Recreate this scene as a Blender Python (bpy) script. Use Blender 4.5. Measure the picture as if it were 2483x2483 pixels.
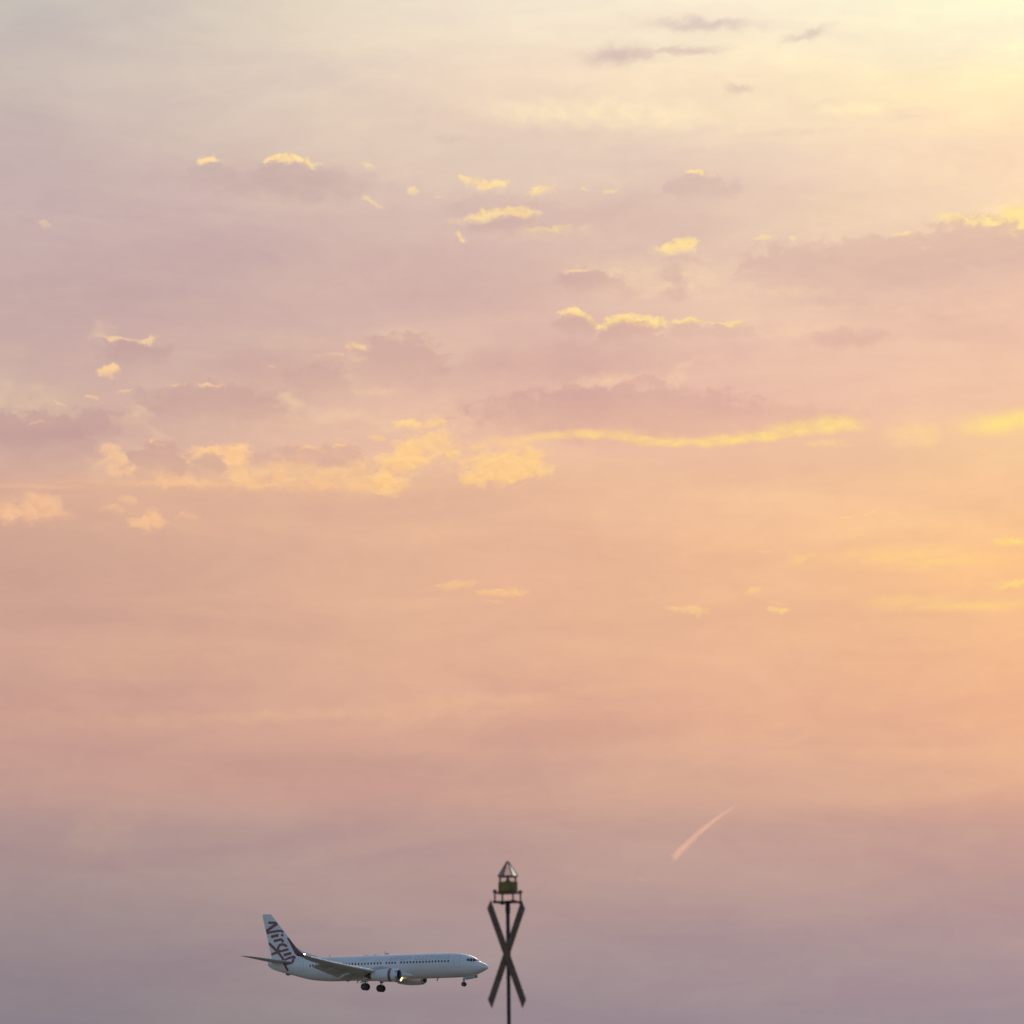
import bpy, bmesh, math
import numpy as np
from mathutils import Vector, Matrix

for o in list(bpy.data.objects):
    bpy.data.objects.remove(o, do_unlink=True)
scene = bpy.context.scene
col = scene.collection
R = math.radians

# ------------------------------------------------------------------ camera
cam_data = bpy.data.cameras.new("camera")
cam = bpy.data.objects.new("camera", cam_data)
col.objects.link(cam)
cam.location = (0, 0, 1.7)
cam.rotation_euler = (R(90 + 10.5), 0, 0)
cam_data.sensor_width = 36
cam_data.lens = 9500 * 36 / 2483
cam_data.clip_start = 0.5
cam_data.clip_end = 300000
cam_data.dof.use_dof = True
cam_data.dof.focus_distance = 611
cam_data.dof.aperture_fstop = 3.8
scene.camera = cam

scene.render.engine = 'CYCLES'
scene.cycles.use_adaptive_sampling = True
scene.cycles.adaptive_threshold = 0.008
scene.cycles.adaptive_min_samples = 8
scene.cycles.use_denoising = True
scene.cycles.denoiser = 'OPENIMAGEDENOISE'
scene.cycles.sample_clamp_indirect = 3.0
scene.cycles.max_bounces = 6
scene.cycles.volume_bounces = 3
scene.view_settings.view_transform = 'Standard'
scene.view_settings.look = 'None'
scene.view_settings.gamma = 1
scene.view_settings.exposure = 0
scene.view_settings.use_curve_mapping = False

# ------------------------------------------------------------------ world / sky
SUN_AZ, SUN_EL = 9.5, 20.5
world = bpy.data.worlds.new("World")
scene.world = world
world.use_nodes = True
world_tree = world.node_tree
nt = world_tree
nt.nodes.clear()


def L(a, b):
    nt.links.new(a, b)


def lin(c):
    out = []
    for v in c:
        v = v / 255.0
        out.append(v / 12.92 if v <= 0.04045 else ((v + 0.055) / 1.055) ** 2.4)
    return out


def N(kind, **kw):
    n = nt.nodes.new(kind)
    for k, v in kw.items():
        setattr(n, k, v)
    return n


def put(sock, v):
    if isinstance(v, bpy.types.NodeSocket):
        L(v, sock)
    elif isinstance(v, (tuple, list)) and len(v) == 3 and sock.type == 'RGBA':
        sock.default_value = (*v, 1)
    else:
        sock.default_value = v


def M(op, a, b=0.0, c=0.0):
    n = N('ShaderNodeMath', operation=op)
    put(n.inputs[0], a); put(n.inputs[1], b); put(n.inputs[2], c)
    return n.outputs[0]


def VM(op, a, b=(0, 0, 0), c=(0, 0, 0)):
    n = N('ShaderNodeVectorMath', operation=op)
    put(n.inputs[0], a); put(n.inputs[1], b); put(n.inputs[2], c)
    return n.outputs['Value' if op in ('LENGTH', 'DOT_PRODUCT') else 'Vector']


def MR(v, a, b, c=0.0, d=1.0, kind='SMOOTHSTEP'):
    n = N('ShaderNodeMapRange', interpolation_type=kind)
    for s, x in zip(n.inputs[:5], (v, a, b, c, d)):
        put(s, x)
    return n.outputs[0]


def MIX(f, a, b, mode='MIX'):
    n = N('ShaderNodeMix', data_type='RGBA', blend_type=mode)
    put(n.inputs[0], f); put(n.inputs[6], a); put(n.inputs[7], b)
    return n.outputs[2]


def NOISE(vec, scale, detail=4, rough=0.55, dist=0.0, color=False):
    n = N('ShaderNodeTexNoise', noise_dimensions='2D')
    L(vec, n.inputs['Vector'])
    n.inputs['Scale'].default_value = scale
    n.inputs['Detail'].default_value = detail
    n.inputs['Roughness'].default_value = rough
    n.inputs['Distortion'].default_value = dist
    return n.outputs['Color' if color else 0]


def RAMP(v, lo, hi, stops):
    f = MR(v, lo, hi, kind='LINEAR')
    n = N('ShaderNodeValToRGB')
    L(f, n.inputs[0])
    cr = n.color_ramp
    while len(cr.elements) < len(stops):
        cr.elements.new(0.5)
    for e, (p, c) in zip(cr.elements, sorted(stops)):
        e.position = (p - lo) / (hi - lo)
        e.color = (*lin(c), 1)
    cr.interpolation = 'LINEAR'
    return n.outputs[0]


# direction -> azimuth / elevation in degrees (azimuth 0 = north = +Y)
geo = N('ShaderNodeTexCoord')
sep = N('ShaderNodeSeparateXYZ')
L(geo.outputs['Generated'], sep.inputs[0])
az = M('MULTIPLY', M('ARCTAN2', sep.outputs[0], sep.outputs[1]), 180 / math.pi)
el = M('MULTIPLY', M('ARCSINE', sep.outputs[2]), 180 / math.pi)
cmb = N('ShaderNodeCombineXYZ')
L(az, cmb.inputs[0]); L(el, cmb.inputs[1])
P = cmb.outputs[0]

# slow undulation of the cloud sheet: the colour bands are not level lines
PS = VM('MULTIPLY', P, (0.30, 1.0, 0))
und = NOISE(PS, 0.55, 3, 0.5, color=True)
und_v = VM('MULTIPLY_ADD', und, (1.6, 0.40, 0), (-0.8, -0.20, 0))
PB = VM('ADD', P, und_v)
sepb = N('ShaderNodeSeparateXYZ')
L(PB, sepb.inputs[0])
azb, elb = sepb.outputs[0], sepb.outputs[1]

COLS = [(-7.34, [(17.8, (198, 189, 183)), (16.66, (204, 188, 180)), (15.52, (198, 176, 174)), (14.38, (203, 178, 174)), (13.23, (203, 174, 168)), (12.08, (207, 176, 165)), (11.31, (211, 174, 161)), (10.77, (214, 170, 150)), (9.77, (209, 167, 147)), (8.62, (208, 164, 146)), (7.47, (203, 158, 144)), (6.7, (198, 157, 145)), (6.29, (192, 154, 145)), (5.86, (178, 149, 145)), (5.17, (167, 144, 143)), (4.03, (150, 135, 140)), (3.03, (139, 129, 136))]),
        (-3.83, [(17.91, (221, 206, 190)), (16.76, (222, 204, 188)), (15.61, (214, 190, 178)), (14.46, (209, 180, 174)), (13.31, (210, 178, 169)), (12.15, (220, 182, 165)), (11.37, (224, 182, 161)), (10.83, (226, 180, 152)), (9.83, (218, 173, 149)), (8.67, (217, 171, 148)), (7.51, (212, 165, 146)), (6.74, (204, 161, 145)), (6.33, (200, 158, 145)), (5.89, (184, 152, 146)), (5.2, (175, 149, 145)), (4.05, (158, 140, 143)), (3.05, (146, 134, 139))]),
        (0.0, [(17.95, (241, 226, 206)), (16.8, (242, 218, 194)), (15.65, (228, 204, 186)), (14.49, (218, 187, 175)), (13.33, (220, 183, 170)), (12.17, (230, 188, 168)), (11.4, (234, 188, 163)), (10.86, (232, 184, 154)), (9.85, (231, 181, 151)), (8.69, (228, 178, 148)), (7.53, (221, 170, 147)), (6.75, (209, 165, 147)), (6.34, (205, 162, 146)), (5.91, (190, 155, 147)), (5.21, (182, 151, 146)), (4.06, (166, 145, 147)), (3.05, (154, 139, 145))]),
        (3.81, [(17.91, (254, 241, 212)), (16.76, (252, 230, 195)), (15.61, (238, 211, 188)), (14.46, (232, 201, 180)), (13.31, (233, 195, 174)), (12.15, (237, 192, 170)), (11.37, (244, 197, 162)), (10.83, (241, 193, 156)), (9.83, (241, 189, 149)), (8.67, (237, 185, 148)), (7.51, (232, 178, 147)), (6.74, (220, 172, 147)), (6.33, (215, 170, 147)), (5.89, (199, 160, 148)), (5.2, (189, 155, 148)), (4.05, (170, 147, 149)), (3.05, (157, 141, 148))]),
        (7.32, [(18.25, (255, 255, 216)), (17.8, (255, 254, 212)), (17.57, (255, 248, 212)), (17.35, (254, 242, 208)), (16.97, (254, 238, 200)), (16.74, (254, 237, 194)), (16.44, (254, 231, 188)), (16.06, (253, 224, 186)), (15.52, (250, 217, 184)), (14.76, (241, 209, 180)), (14.15, (236, 199, 177)), (13.23, (240, 197, 171)), (12.08, (242, 197, 165)), (11.31, (245, 200, 155)), (10.77, (247, 198, 152)), (9.77, (251, 196, 141)), (8.62, (247, 191, 144)), (7.47, (240, 182, 144)), (6.7, (229, 176, 145)), (6.29, (225, 174, 146)), (5.86, (206, 163, 148)), (5.17, (191, 155, 148)), (4.03, (173, 148, 150)), (3.03, (160, 143, 150))])]
cA = RAMP(elb, -2, 30, COLS[0][1])
cB = RAMP(elb, -2, 30, COLS[1][1])
cAB = MIX(MR(azb, COLS[0][0], COLS[1][0], kind='LINEAR'), cA, cB)
cC = RAMP(elb, -2, 30, COLS[2][1])
cABC = MIX(MR(azb, COLS[1][0], COLS[2][0], kind='LINEAR'), cAB, cC)
cD = RAMP(elb, -2, 30, COLS[3][1])
cABCD = MIX(MR(azb, COLS[2][0], COLS[3][0], kind='LINEAR'), cABC, cD)
cE = RAMP(elb, -2, 30, COLS[4][1])
base = MIX(MR(azb, COLS[3][0], COLS[4][0], kind='LINEAR'), cABCD, cE)

# soft streaks in the veil: a little lighter and darker, peach against mauve
st1 = NOISE(VM('MULTIPLY', P, (0.22, 1.0, 0)), 1.1, 5, 0.55, 0.4)
tone = MR(st1, 0.3, 0.7, -1, 1, 'LINEAR')
base = MIX(MR(tone, -1, 1, 0, 1, 'LINEAR'), VM('MULTIPLY', base, (0.95, 0.935, 0.97)), VM('MULTIPLY', base, (1.04, 1.05, 1.015)))
st2 = NOISE(VM('MULTIPLY', P, (0.5, 1.0, 0)), 3.2, 5, 0.6, 0.6)
base = MIX(MR(st2, 0.3, 0.7, 0, 1, 'LINEAR'), VM('MULTIPLY', base, (0.985, 0.98, 0.99)), VM('MULTIPLY', base, (1.015, 1.02, 1.012)))

# ragged cloud outlines: bend the chart before looking up the clouds
wob = NOISE(VM('MULTIPLY', P, (0.85, 1.1, 0)), 3.6, 4, 0.55, color=True)
PW = VM('ADD', P, VM('MULTIPLY_ADD', wob, (0.30, 0.20, 0), (-0.15, -0.10, 0)))
wob2 = NOISE(VM('MULTIPLY', P, (0.7, 1.0, 0)), 1.1, 4, 0.55, color=True)
PSOFT = VM('ADD', PW, VM('MULTIPLY_ADD', wob2, (0.9, 0.30, 0), (-0.45, -0.15, 0)))
dens = NOISE(VM('MULTIPLY', PW, (0.75, 1.2, 0)), 5.0, 4, 0.55)
dens_up = NOISE(VM('MULTIPLY', VM('ADD', PW, (0.03, 0.07, 0)), (0.75, 1.2, 0)), 5.0, 4, 0.55)
PCALM = VM('ADD', P, VM('MULTIPLY_ADD', wob, (0.16, 0.10, 0), (-0.08, -0.05, 0)))
relief = MR(M('SUBTRACT', dens, dens_up), -0.16, 0.16, 0.0, 1.0, 'LINEAR')


def clouds(items, vec, ragged=None):
    """union of cloudlets: (azimuth, elevation, half width, half height, tilt, strength, edge softness, style)
    style 0: bright top fading downwards, 1: bright upper rim only, 2: even, 3: firm top dissolving downwards"""
    f = None
    for (a, e, ra, re, tilt, amp, soft, style) in items:
        if abs(tilt) > 0.5:
            t = R(tilt)
            s = VM('SUBTRACT', vec, (a, e, 0))
            cb = N('ShaderNodeCombineXYZ')
            L(VM('DOT_PRODUCT', s, (math.cos(t) / ra, math.sin(t) / ra, 0)), cb.inputs[0])
            L(VM('DOT_PRODUCT', s, (-math.sin(t) / re, math.cos(t) / re, 0)), cb.inputs[1])
            q = cb.outputs[0]
        else:
            q = VM('MULTIPLY_ADD', vec, (1 / ra, 1 / re, 0), (-a / ra, -e / re, 0))
        d = VM('LENGTH', q)
        if ragged is not None:
            d = M('ADD', d, ragged)
        m = MR(d, 1.0 + soft * 0.5, 1.0 - soft, 0.0, amp)
        if style == 0:
            m = M('MULTIPLY', m, MR(VM('DOT_PRODUCT', q, (0, 1, 0)), -1.1, 0.25, 0.25, 1.0))
        elif style == 3:
            m = M('MULTIPLY', m, MR(VM('DOT_PRODUCT', q, (0, 1, 0)), -0.95, 0.45, 0.0, 1.0))
        elif style == 1:
            m = M('MULTIPLY', m, MR(VM('LENGTH', VM('ADD', q, (0, 0.66, 0))), 0.55, 1.22, 0.0, 1.0))
        f = m if f is None else M('MAXIMUM', f, m)
    return f


BANKS = [
    (2.09, 11.972, 2.998, 0.371, 0.0, 0.4, 0.8, 2.0),
    (5.832, 13.922, 2.59, 0.553, 0.0, 0.4, 0.8, 2.0),
    (-5.684, 13.579, 2.612, 0.461, 0.0, 0.25, 0.9, 2.0),
    (-2.744, 12.547, 2.537, 0.464, 0.0, 0.25, 0.9, 2.0),
    (-3.407, 15.276, 1.358, 0.261, 0.0, 0.75, 0.9, 2.0),
    (-4.27, 14.224, 3.344, 0.538, 0.0, 0.35, 0.9, 2.0),
    (-0.526, 13.875, 1.833, 0.386, 0.0, 0.3, 0.9, 2.0),
    (5.674, 13.887, 2.201, 0.461, 0.0, 0.3, 0.9, 2.0),
    (2.19, 14.868, 1.197, 0.385, 0.0, 0.3, 0.9, 2.0),
    (-3.694, 12.613, 1.346, 0.348, 0.0, 0.4, 0.8, 2.0),
    (-6.74, 11.476, 1.016, 0.346, 0.0, 0.2, 0.9, 2.0),
    (-4.316, 11.909, 1.183, 0.309, 0.0, 0.2, 0.9, 2.0),
    (-1.476, 12.634, 0.794, 0.309, 0.0, 0.2, 0.9, 2.0),
    (1.457, 11.899, 2.055, 0.279, 0.0, 0.2, 0.9, 2.0),
    (0.667, 12.715, 1.745, 0.309, 0.0, 0.45, 0.8, 2.0),
    (5.026, 12.977, 0.709, 0.139, 0.0, 0.35, 0.8, 2.0),
    (2.501, 13.863, 0.199, 0.154, 0.0, 0.5, 0.8, 2.0),
    (0.988, 13.874, 0.398, 0.139, 0.0, 0.4, 0.8, 2.0),
    (1.279, 7.308, 2.569, 0.263, 3.0, 0.4, 0.9, 2.0),
    (-5.192, 7.881, 2.177, 0.123, 0.0, 0.15, 1.0, 2.0),
    (-2.071, 6.827, 3.271, 0.17, 1.0, 0.2, 1.0, 2.0),
    (-5.171, 6.573, 2.013, 0.307, 0.0, 0.12, 0.9, 2.0),
    (2.205, 5.901, 2.939, 0.2, -2.0, 0.16, 1.0, 2.0),
    (-6.546, 6.021, 1.307, 0.138, 0.0, 0.16, 1.0, 2.0)]
PALE = [
    (-7.221, 12.065, 0.742, 0.261, 0.0, 0.75, 0.9, 2.0),
    (-1.947, 11.842, 1.82, 0.17, 0.0, 0.55, 0.95, 2.0),
    (-3.224, 13.005, 0.952, 0.154, 0.0, 0.2, 1.0, 2.0),
    (4.74, 14.868, 1.268, 0.307, 0.0, 0.3, 1.0, 2.0),
    (-3.91, 10.987, 2.284, 0.263, 0.0, 0.55, 0.95, 2.0),
    (-1.785, 11.161, 1.026, 0.403, 20.0, 0.75, 0.95, 2.0),
    (-1.076, 11.591, 0.712, 0.31, 30.0, 0.45, 0.95, 2.0),
    (-5.795, 11.111, 0.548, 0.308, 0.0, 0.5, 0.95, 2.0),
    (-0.284, 11.166, 0.948, 0.341, 0.0, 0.5, 0.95, 2.0),
    (-4.148, 11.138, 0.472, 0.309, 0.0, 0.45, 0.9, 2.0),
    (-3.634, 7.519, 4.368, 0.1, 1.5, 0.4, 1.0, 2.0),
    (-0.516, 7.742, 2.031, 0.108, 4.0, 0.35, 1.0, 2.0),
    (-5.199, 8.266, 2.336, 0.231, 0.0, 0.15, 1.0, 2.0),
    (7.49, 14.742, 0.44, 0.229, 0.0, 1.0, 0.95, 2.0),
    (1.706, 14.009, 0.478, 0.185, 0.0, 0.7, 0.9, 2.0),
    (2.341, 13.787, 1.033, 0.232, 0.0, 0.5, 0.9, 2.0),
    (-0.998, 12.017, 0.475, 0.232, 30.0, 0.35, 0.9, 2.0),
    (-3.211, 11.768, 1.58, 0.108, 0.0, 0.3, 1.0, 2.0),
    (1.317, 16.297, 2.245, 0.245, 0.0, 0.8, 0.9, 2.0),
    (5.24, 16.267, 0.557, 0.107, 0.0, 0.7, 0.9, 2.0),
    (7.399, 16.819, 0.948, 0.197, 0.0, 0.3, 0.95, 2.0),
    (7.524, 17.081, 0.554, 0.038, 0.0, 0.45, 0.9, 2.0),
    (2.263, 13.981, 1.272, 0.247, 0.0, 0.55, 0.9, 2.0),
    (4.246, 13.646, 0.633, 0.108, 0.0, 0.5, 0.9, 2.0),
    (0.431, 14.57, 0.719, 0.108, 0.0, 0.4, 0.9, 2.0),
    (1.38, 12.441, 0.436, 0.124, 0.0, 0.6, 0.8, 2.0),
    (2.53, 12.549, 0.356, 0.124, 35.0, 0.6, 0.8, 2.0),
    (-2.105, 11.779, 2.057, 0.155, 0.0, 0.4, 0.9, 2.0),
    (-7.142, 12.005, 0.781, 0.307, 0.0, 0.45, 0.9, 2.0),
    (-3.214, 12.078, 0.221, 0.17, 0.0, 0.55, 0.9, 2.0),
    (-2.029, 12.259, 0.554, 0.077, 0.0, 0.5, 0.9, 2.0),
    (-6.265, 13.089, 0.252, 0.154, 0.0, 0.5, 0.9, 2.0),
    (-1.836, 13.065, 0.477, 0.116, 0.0, 0.55, 0.9, 2.0),
    (-2.348, 12.628, 0.159, 0.271, 0.0, 0.4, 0.9, 2.0),
    (-5.652, 11.885, 0.235, 0.154, 0.0, 0.7, 0.9, 2.0),
    (-5.334, 11.644, 0.314, 0.093, -35.0, 0.5, 0.9, 2.0),
    (4.981, 10.199, 0.781, 0.124, 0.0, 0.25, 0.9, 2.0),
    (5.755, 9.8, 1.785, 0.185, 0.0, 0.4, 0.9, 2.0),
    (6.363, 9.096, 1.237, 0.139, 0.0, 0.4, 0.9, 2.0),
    (6.101, 11.567, 0.469, 0.154, 0.0, 0.5, 0.9, 2.0),
    (4.239, 13.145, 1.027, 0.077, 0.0, 0.3, 0.9, 2.0),
    (5.823, 13.422, 1.571, 0.077, 0.0, 0.25, 0.9, 2.0),
    (-0.932, 16.299, 2.41, 0.307, 0.0, 0.15, 0.9, 2.0),
    (7.504, 14.68, 0.471, 0.183, 0.0, 0.9, 0.9, 2.0),
    (-6.003, 5.759, 0.731, 0.322, 38.0, 0.32, 0.95, 2.0)]
GOLD = [
    (-5.009, 10.932, 0.47, 0.139, 0.0, 0.55, 0.8, 2.0),
    (-3.204, 11.15, 0.473, 0.201, 0.0, 0.5, 0.8, 2.0),
    (-2.494, 11.079, 0.473, 0.201, 0.0, 0.55, 0.8, 2.0),
    (-1.154, 11.397, 0.474, 0.201, 30.0, 0.6, 0.8, 2.0),
    (-0.64, 11.243, 0.269, 0.155, 0.0, 0.5, 0.8, 2.0),
    (-3.831, 10.949, 0.472, 0.139, 0.0, 0.55, 0.8, 2.0),
    (-4.56, 15.571, 0.17, 0.074, 0.0, 1.0, 0.6, 0.0),
    (-3.355, 15.554, 0.394, 0.138, 0.0, 1.0, 0.35, 1.0),
    (-2.155, 15.538, 0.126, 0.056, -25.0, 0.5, 0.6, 0.0),
    (-2.111, 15.015, 0.179, 0.056, -25.0, 0.5, 0.6, 0.0),
    (-1.489, 15.197, 0.098, 0.084, 0.0, 0.6, 0.6, 0.0),
    (-1.088, 15.099, 0.134, 0.028, 0.0, 0.25, 0.6, 0.0),
    (-0.751, 14.515, 0.117, 0.046, -35.0, 0.7, 0.6, 0.0),
    (-7.029, 14.596, 0.115, 0.046, 0.0, 0.3, 0.6, 0.0),
    (-0.689, 15.324, 0.143, 0.066, -20.0, 0.8, 0.6, 0.0),
    (-0.328, 15.287, 0.376, 0.075, 0.0, 0.95, 0.6, 0.0),
    (0.4, 15.171, 0.242, 0.084, 8.0, 0.85, 0.6, 0.0),
    (1.073, 15.215, 0.072, 0.028, 0.0, 0.6, 0.6, 0.0),
    (1.553, 15.212, 0.162, 0.046, 12.0, 0.5, 0.6, 0.0),
    (-0.128, 14.778, 0.537, 0.185, 0.0, 1.0, 0.4, 1.0),
    (0.152, 14.817, 0.197, 0.056, 0.0, 0.8, 0.6, 0.0),
    (0.591, 14.616, 0.492, 0.075, 0.0, 0.45, 0.6, 0.0),
    (-0.847, 14.723, 0.179, 0.093, 0.0, 0.3, 0.6, 0.0),
    (2.786, 15.423, 0.143, 0.075, -10.0, 1.0, 0.6, 0.0),
    (3.081, 15.389, 0.117, 0.038, -8.0, 0.6, 0.6, 0.0),
    (2.513, 14.341, 0.384, 0.101, 6.0, 1.0, 0.6, 0.0),
    (2.641, 14.417, 0.178, 0.094, 0.0, 1.0, 0.6, 0.0),
    (3.764, 14.463, 0.214, 0.046, 0.0, 0.6, 0.6, 0.0),
    (4.209, 14.44, 0.089, 0.038, 0.0, 0.6, 0.6, 0.0),
    (5.89, 14.474, 0.141, 0.046, 0.0, 0.8, 0.6, 0.0),
    (1.013, 14.02, 0.232, 0.038, 0.0, 0.7, 0.6, 0.0),
    (2.758, 14.107, 0.125, 0.094, 0.0, 0.4, 0.6, 0.0),
    (1.034, 13.302, 0.303, 0.148, -22.0, 1.1, 0.35, 1.0),
    (0.716, 13.411, 0.053, 0.019, 0.0, 0.7, 0.6, 0.0),
    (1.781, 13.212, 0.498, 0.158, 0.0, 1.1, 0.35, 1.0),
    (2.631, 13.259, 0.222, 0.075, 0.0, 1.0, 0.6, 0.0),
    (3.147, 13.23, 0.373, 0.023, 0.0, 0.8, 0.6, 0.0),
    (3.369, 13.243, 0.124, 0.038, 0.0, 0.9, 0.6, 0.0),
    (-5.948, 12.965, 0.229, 0.056, -8.0, 0.65, 0.6, 0.0),
    (-5.436, 12.953, 0.265, 0.056, 5.0, 0.65, 0.6, 0.0),
    (-5.97, 12.495, 0.185, 0.094, 0.0, 0.95, 0.4, 0.0),
    (-6.245, 12.104, 0.123, 0.056, 0.0, 0.7, 0.6, 0.0),
    (-5.776, 12.214, 0.159, 0.038, 0.0, 0.45, 0.6, 0.0),
    (-4.992, 12.306, 0.159, 0.038, 0.0, 0.7, 0.6, 0.0),
    (-4.519, 12.315, 0.212, 0.038, 0.0, 0.65, 0.6, 0.0),
    (-6.72, 12.0, 0.079, 0.028, 0.0, 0.5, 0.6, 0.0),
    (-7.088, 11.707, 0.14, 0.038, 12.0, 0.7, 0.6, 0.0),
    (-5.315, 11.429, 0.176, 0.093, -15.0, 0.7, 0.4, 1.0),
    (-3.575, 12.584, 0.071, 0.046, 0.0, 0.35, 0.6, 0.0),
    (-2.366, 12.922, 0.178, 0.075, 0.0, 0.7, 0.6, 0.0),
    (-2.746, 12.787, 0.178, 0.046, 0.0, 0.35, 0.6, 0.0),
    (-4.527, 11.256, 0.317, 0.222, 0.0, 0.9, 0.4, 1.0),
    (-4.119, 11.278, 0.264, 0.204, 0.0, 0.85, 0.6, 2.0),
    (-4.021, 11.047, 0.247, 0.26, 0.0, 0.65, 0.8, 2.0),
    (-3.439, 11.039, 0.353, 0.26, 0.0, 0.6, 0.9, 2.0),
    (-2.793, 10.999, 0.653, 0.204, 0.0, 0.5, 0.9, 2.0),
    (-2.178, 10.988, 0.566, 0.204, 0.0, 0.6, 0.9, 2.0),
    (-1.565, 11.302, 0.46, 0.297, 35.0, 0.95, 0.7, 2.0),
    (-1.878, 10.975, 0.318, 0.242, 0.0, 0.95, 0.7, 2.0),
    (-1.535, 11.79, 0.213, 0.094, 0.0, 0.95, 0.6, 0.0),
    (-1.116, 11.777, 0.213, 0.084, 0.0, 0.75, 0.6, 0.0),
    (-1.993, 11.578, 0.124, 0.084, 0.0, 0.7, 0.6, 0.0),
    (-1.218, 11.552, 0.354, 0.149, 20.0, 0.75, 0.8, 2.0),
    (-0.917, 11.336, 0.213, 0.139, 30.0, 0.85, 0.6, 0.0),
    (-0.063, 11.167, 0.655, 0.298, 0.0, 0.8, 0.5, 2.0),
    (0.269, 11.259, 0.23, 0.223, 0.0, 0.85, 0.6, 2.0),
    (-0.284, 10.996, 0.583, 0.14, 0.0, 0.85, 0.6, 2.0),
    (-0.68, 11.437, 0.354, 0.095, 0.0, 0.55, 0.6, 0.0),
    (-2.985, 11.338, 0.265, 0.101, 0.0, 0.6, 0.4, 1.0),
    (-2.457, 11.381, 0.212, 0.101, 0.0, 0.7, 0.4, 1.0),
    (-5.953, 11.2, 0.28, 0.24, 0.0, 0.55, 0.6, 0.0),
    (-5.833, 11.048, 0.315, 0.109, 0.0, 0.6, 0.6, 0.0),
    (-7.06, 10.484, 0.54, 0.24, 0.0, 0.65, 0.9, 2.0),
    (-7.4, 10.414, 0.33, 0.184, 0.0, 0.75, 0.9, 2.0),
    (-5.9, 10.476, 0.192, 0.093, 0.0, 0.4, 0.6, 0.0),
    (-5.406, 10.346, 0.263, 0.167, 0.0, 0.7, 0.7, 2.0),
    (-4.882, 10.378, 0.211, 0.093, 0.0, 0.35, 0.6, 0.0),
    (-5.707, 10.611, 0.175, 0.075, 0.0, 0.4, 0.6, 0.0),
    (-0.817, 9.422, 0.484, 0.084, 5.0, 0.45, 0.6, 0.0),
    (-0.141, 9.306, 0.422, 0.067, 0.0, 0.6, 0.6, 0.0),
    (-0.243, 9.19, 0.123, 0.038, 0.0, 0.3, 0.6, 0.0),
    (4.687, 11.455, 0.369, 0.075, 0.0, 0.4, 0.6, 0.0),
    (4.984, 10.376, 0.192, 0.046, 0.0, 0.4, 0.6, 0.0),
    (5.258, 10.41, 0.123, 0.038, 20.0, 0.35, 0.6, 0.0),
    (4.35, 9.821, 0.263, 0.075, 20.0, 0.4, 0.6, 0.0),
    (3.764, 9.898, 0.211, 0.028, 0.0, 0.3, 0.6, 0.0),
    (7.35, 9.946, 0.295, 0.101, 0.0, 0.7, 0.6, 0.0),
    (6.346, 10.16, 0.104, 0.038, 0.0, 0.35, 0.6, 0.0),
    (3.561, 9.343, 0.158, 0.067, 15.0, 0.5, 0.6, 0.0),
    (3.948, 9.03, 0.21, 0.056, 0.0, 0.65, 0.6, 0.0),
    (3.95, 9.146, 0.158, 0.028, 0.0, 0.35, 0.6, 0.0),
    (2.619, 9.049, 0.351, 0.067, -8.0, 0.5, 0.6, 0.0),
    (2.814, 9.025, 0.123, 0.046, 30.0, 0.4, 0.6, 0.0),
    (7.414, 9.361, 0.311, 0.075, 5.0, 0.6, 0.6, 0.0),
    (7.031, 14.649, 0.704, 0.093, -4.0, 0.9, 0.9, 2.0),
    (7.565, 14.632, 0.316, 0.22, 0.0, 1.1, 0.9, 2.0),
    (6.478, 14.635, 0.265, 0.038, 10.0, 0.4, 0.6, 0.0),
    (1.952, 5.149, 0.139, 0.038, 8.0, 0.16, 0.6, 0.0)]
STREAK = [
    (7.615, 14.715, 0.283, 0.13, 0.0, 1.0, 1.0, 2.0),
    (7.385, 14.661, 0.314, 0.061, -6.0, 0.7, 1.0, 2.0),
    (-0.047, 11.523, 0.348, 0.085, -4.0, 0.7, 0.75, 2.0),
    (0.506, 11.608, 0.664, 0.078, 5.0, 0.85, 0.75, 2.0),
    (1.218, 11.637, 0.712, 0.085, 0.0, 0.95, 0.75, 2.0),
    (1.811, 11.579, 0.632, 0.085, -6.0, 0.95, 0.75, 2.0),
    (2.403, 11.505, 0.71, 0.085, -2.0, 0.95, 0.75, 2.0),
    (3.035, 11.523, 0.709, 0.093, 3.0, 1.0, 0.75, 2.0),
    (3.666, 11.585, 0.661, 0.107, 7.0, 1.0, 0.75, 2.0),
    (4.258, 11.693, 0.629, 0.142, 9.0, 1.0, 0.75, 2.0),
    (4.731, 11.747, 0.487, 0.156, 2.0, 1.0, 0.75, 2.0),
    (5.005, 11.696, 0.283, 0.085, -4.0, 0.8, 0.75, 2.0),
    (6.024, 11.615, 0.407, 0.154, 0.0, 0.4, 1.0, 2.0),
    (6.178, 11.504, 0.203, 0.092, 0.0, 0.35, 1.0, 2.0),
    (7.276, 11.71, 0.715, 0.184, 5.0, 1.0, 1.0, 2.0),
    (7.55, 11.764, 0.466, 0.154, 0.0, 1.0, 1.0, 2.0),
    (-4.066, 10.876, 2.993, 0.054, 0.0, 0.45, 1.0, 2.0),
    (-7.114, 10.798, 1.012, 0.046, 0.0, 0.4, 1.0, 2.0),
    (-2.571, 10.846, 1.104, 0.077, 0.0, 0.5, 1.0, 2.0),
    (5.755, 9.831, 0.855, 0.123, 0.0, 0.35, 1.0, 2.0),
    (6.337, 9.713, 0.776, 0.085, 0.0, 0.45, 1.0, 2.0),
    (6.75, 9.066, 1.004, 0.077, 0.0, 0.55, 1.0, 2.0),
    (5.743, 9.153, 0.543, 0.1, 0.0, 0.35, 1.0, 2.0)]
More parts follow.
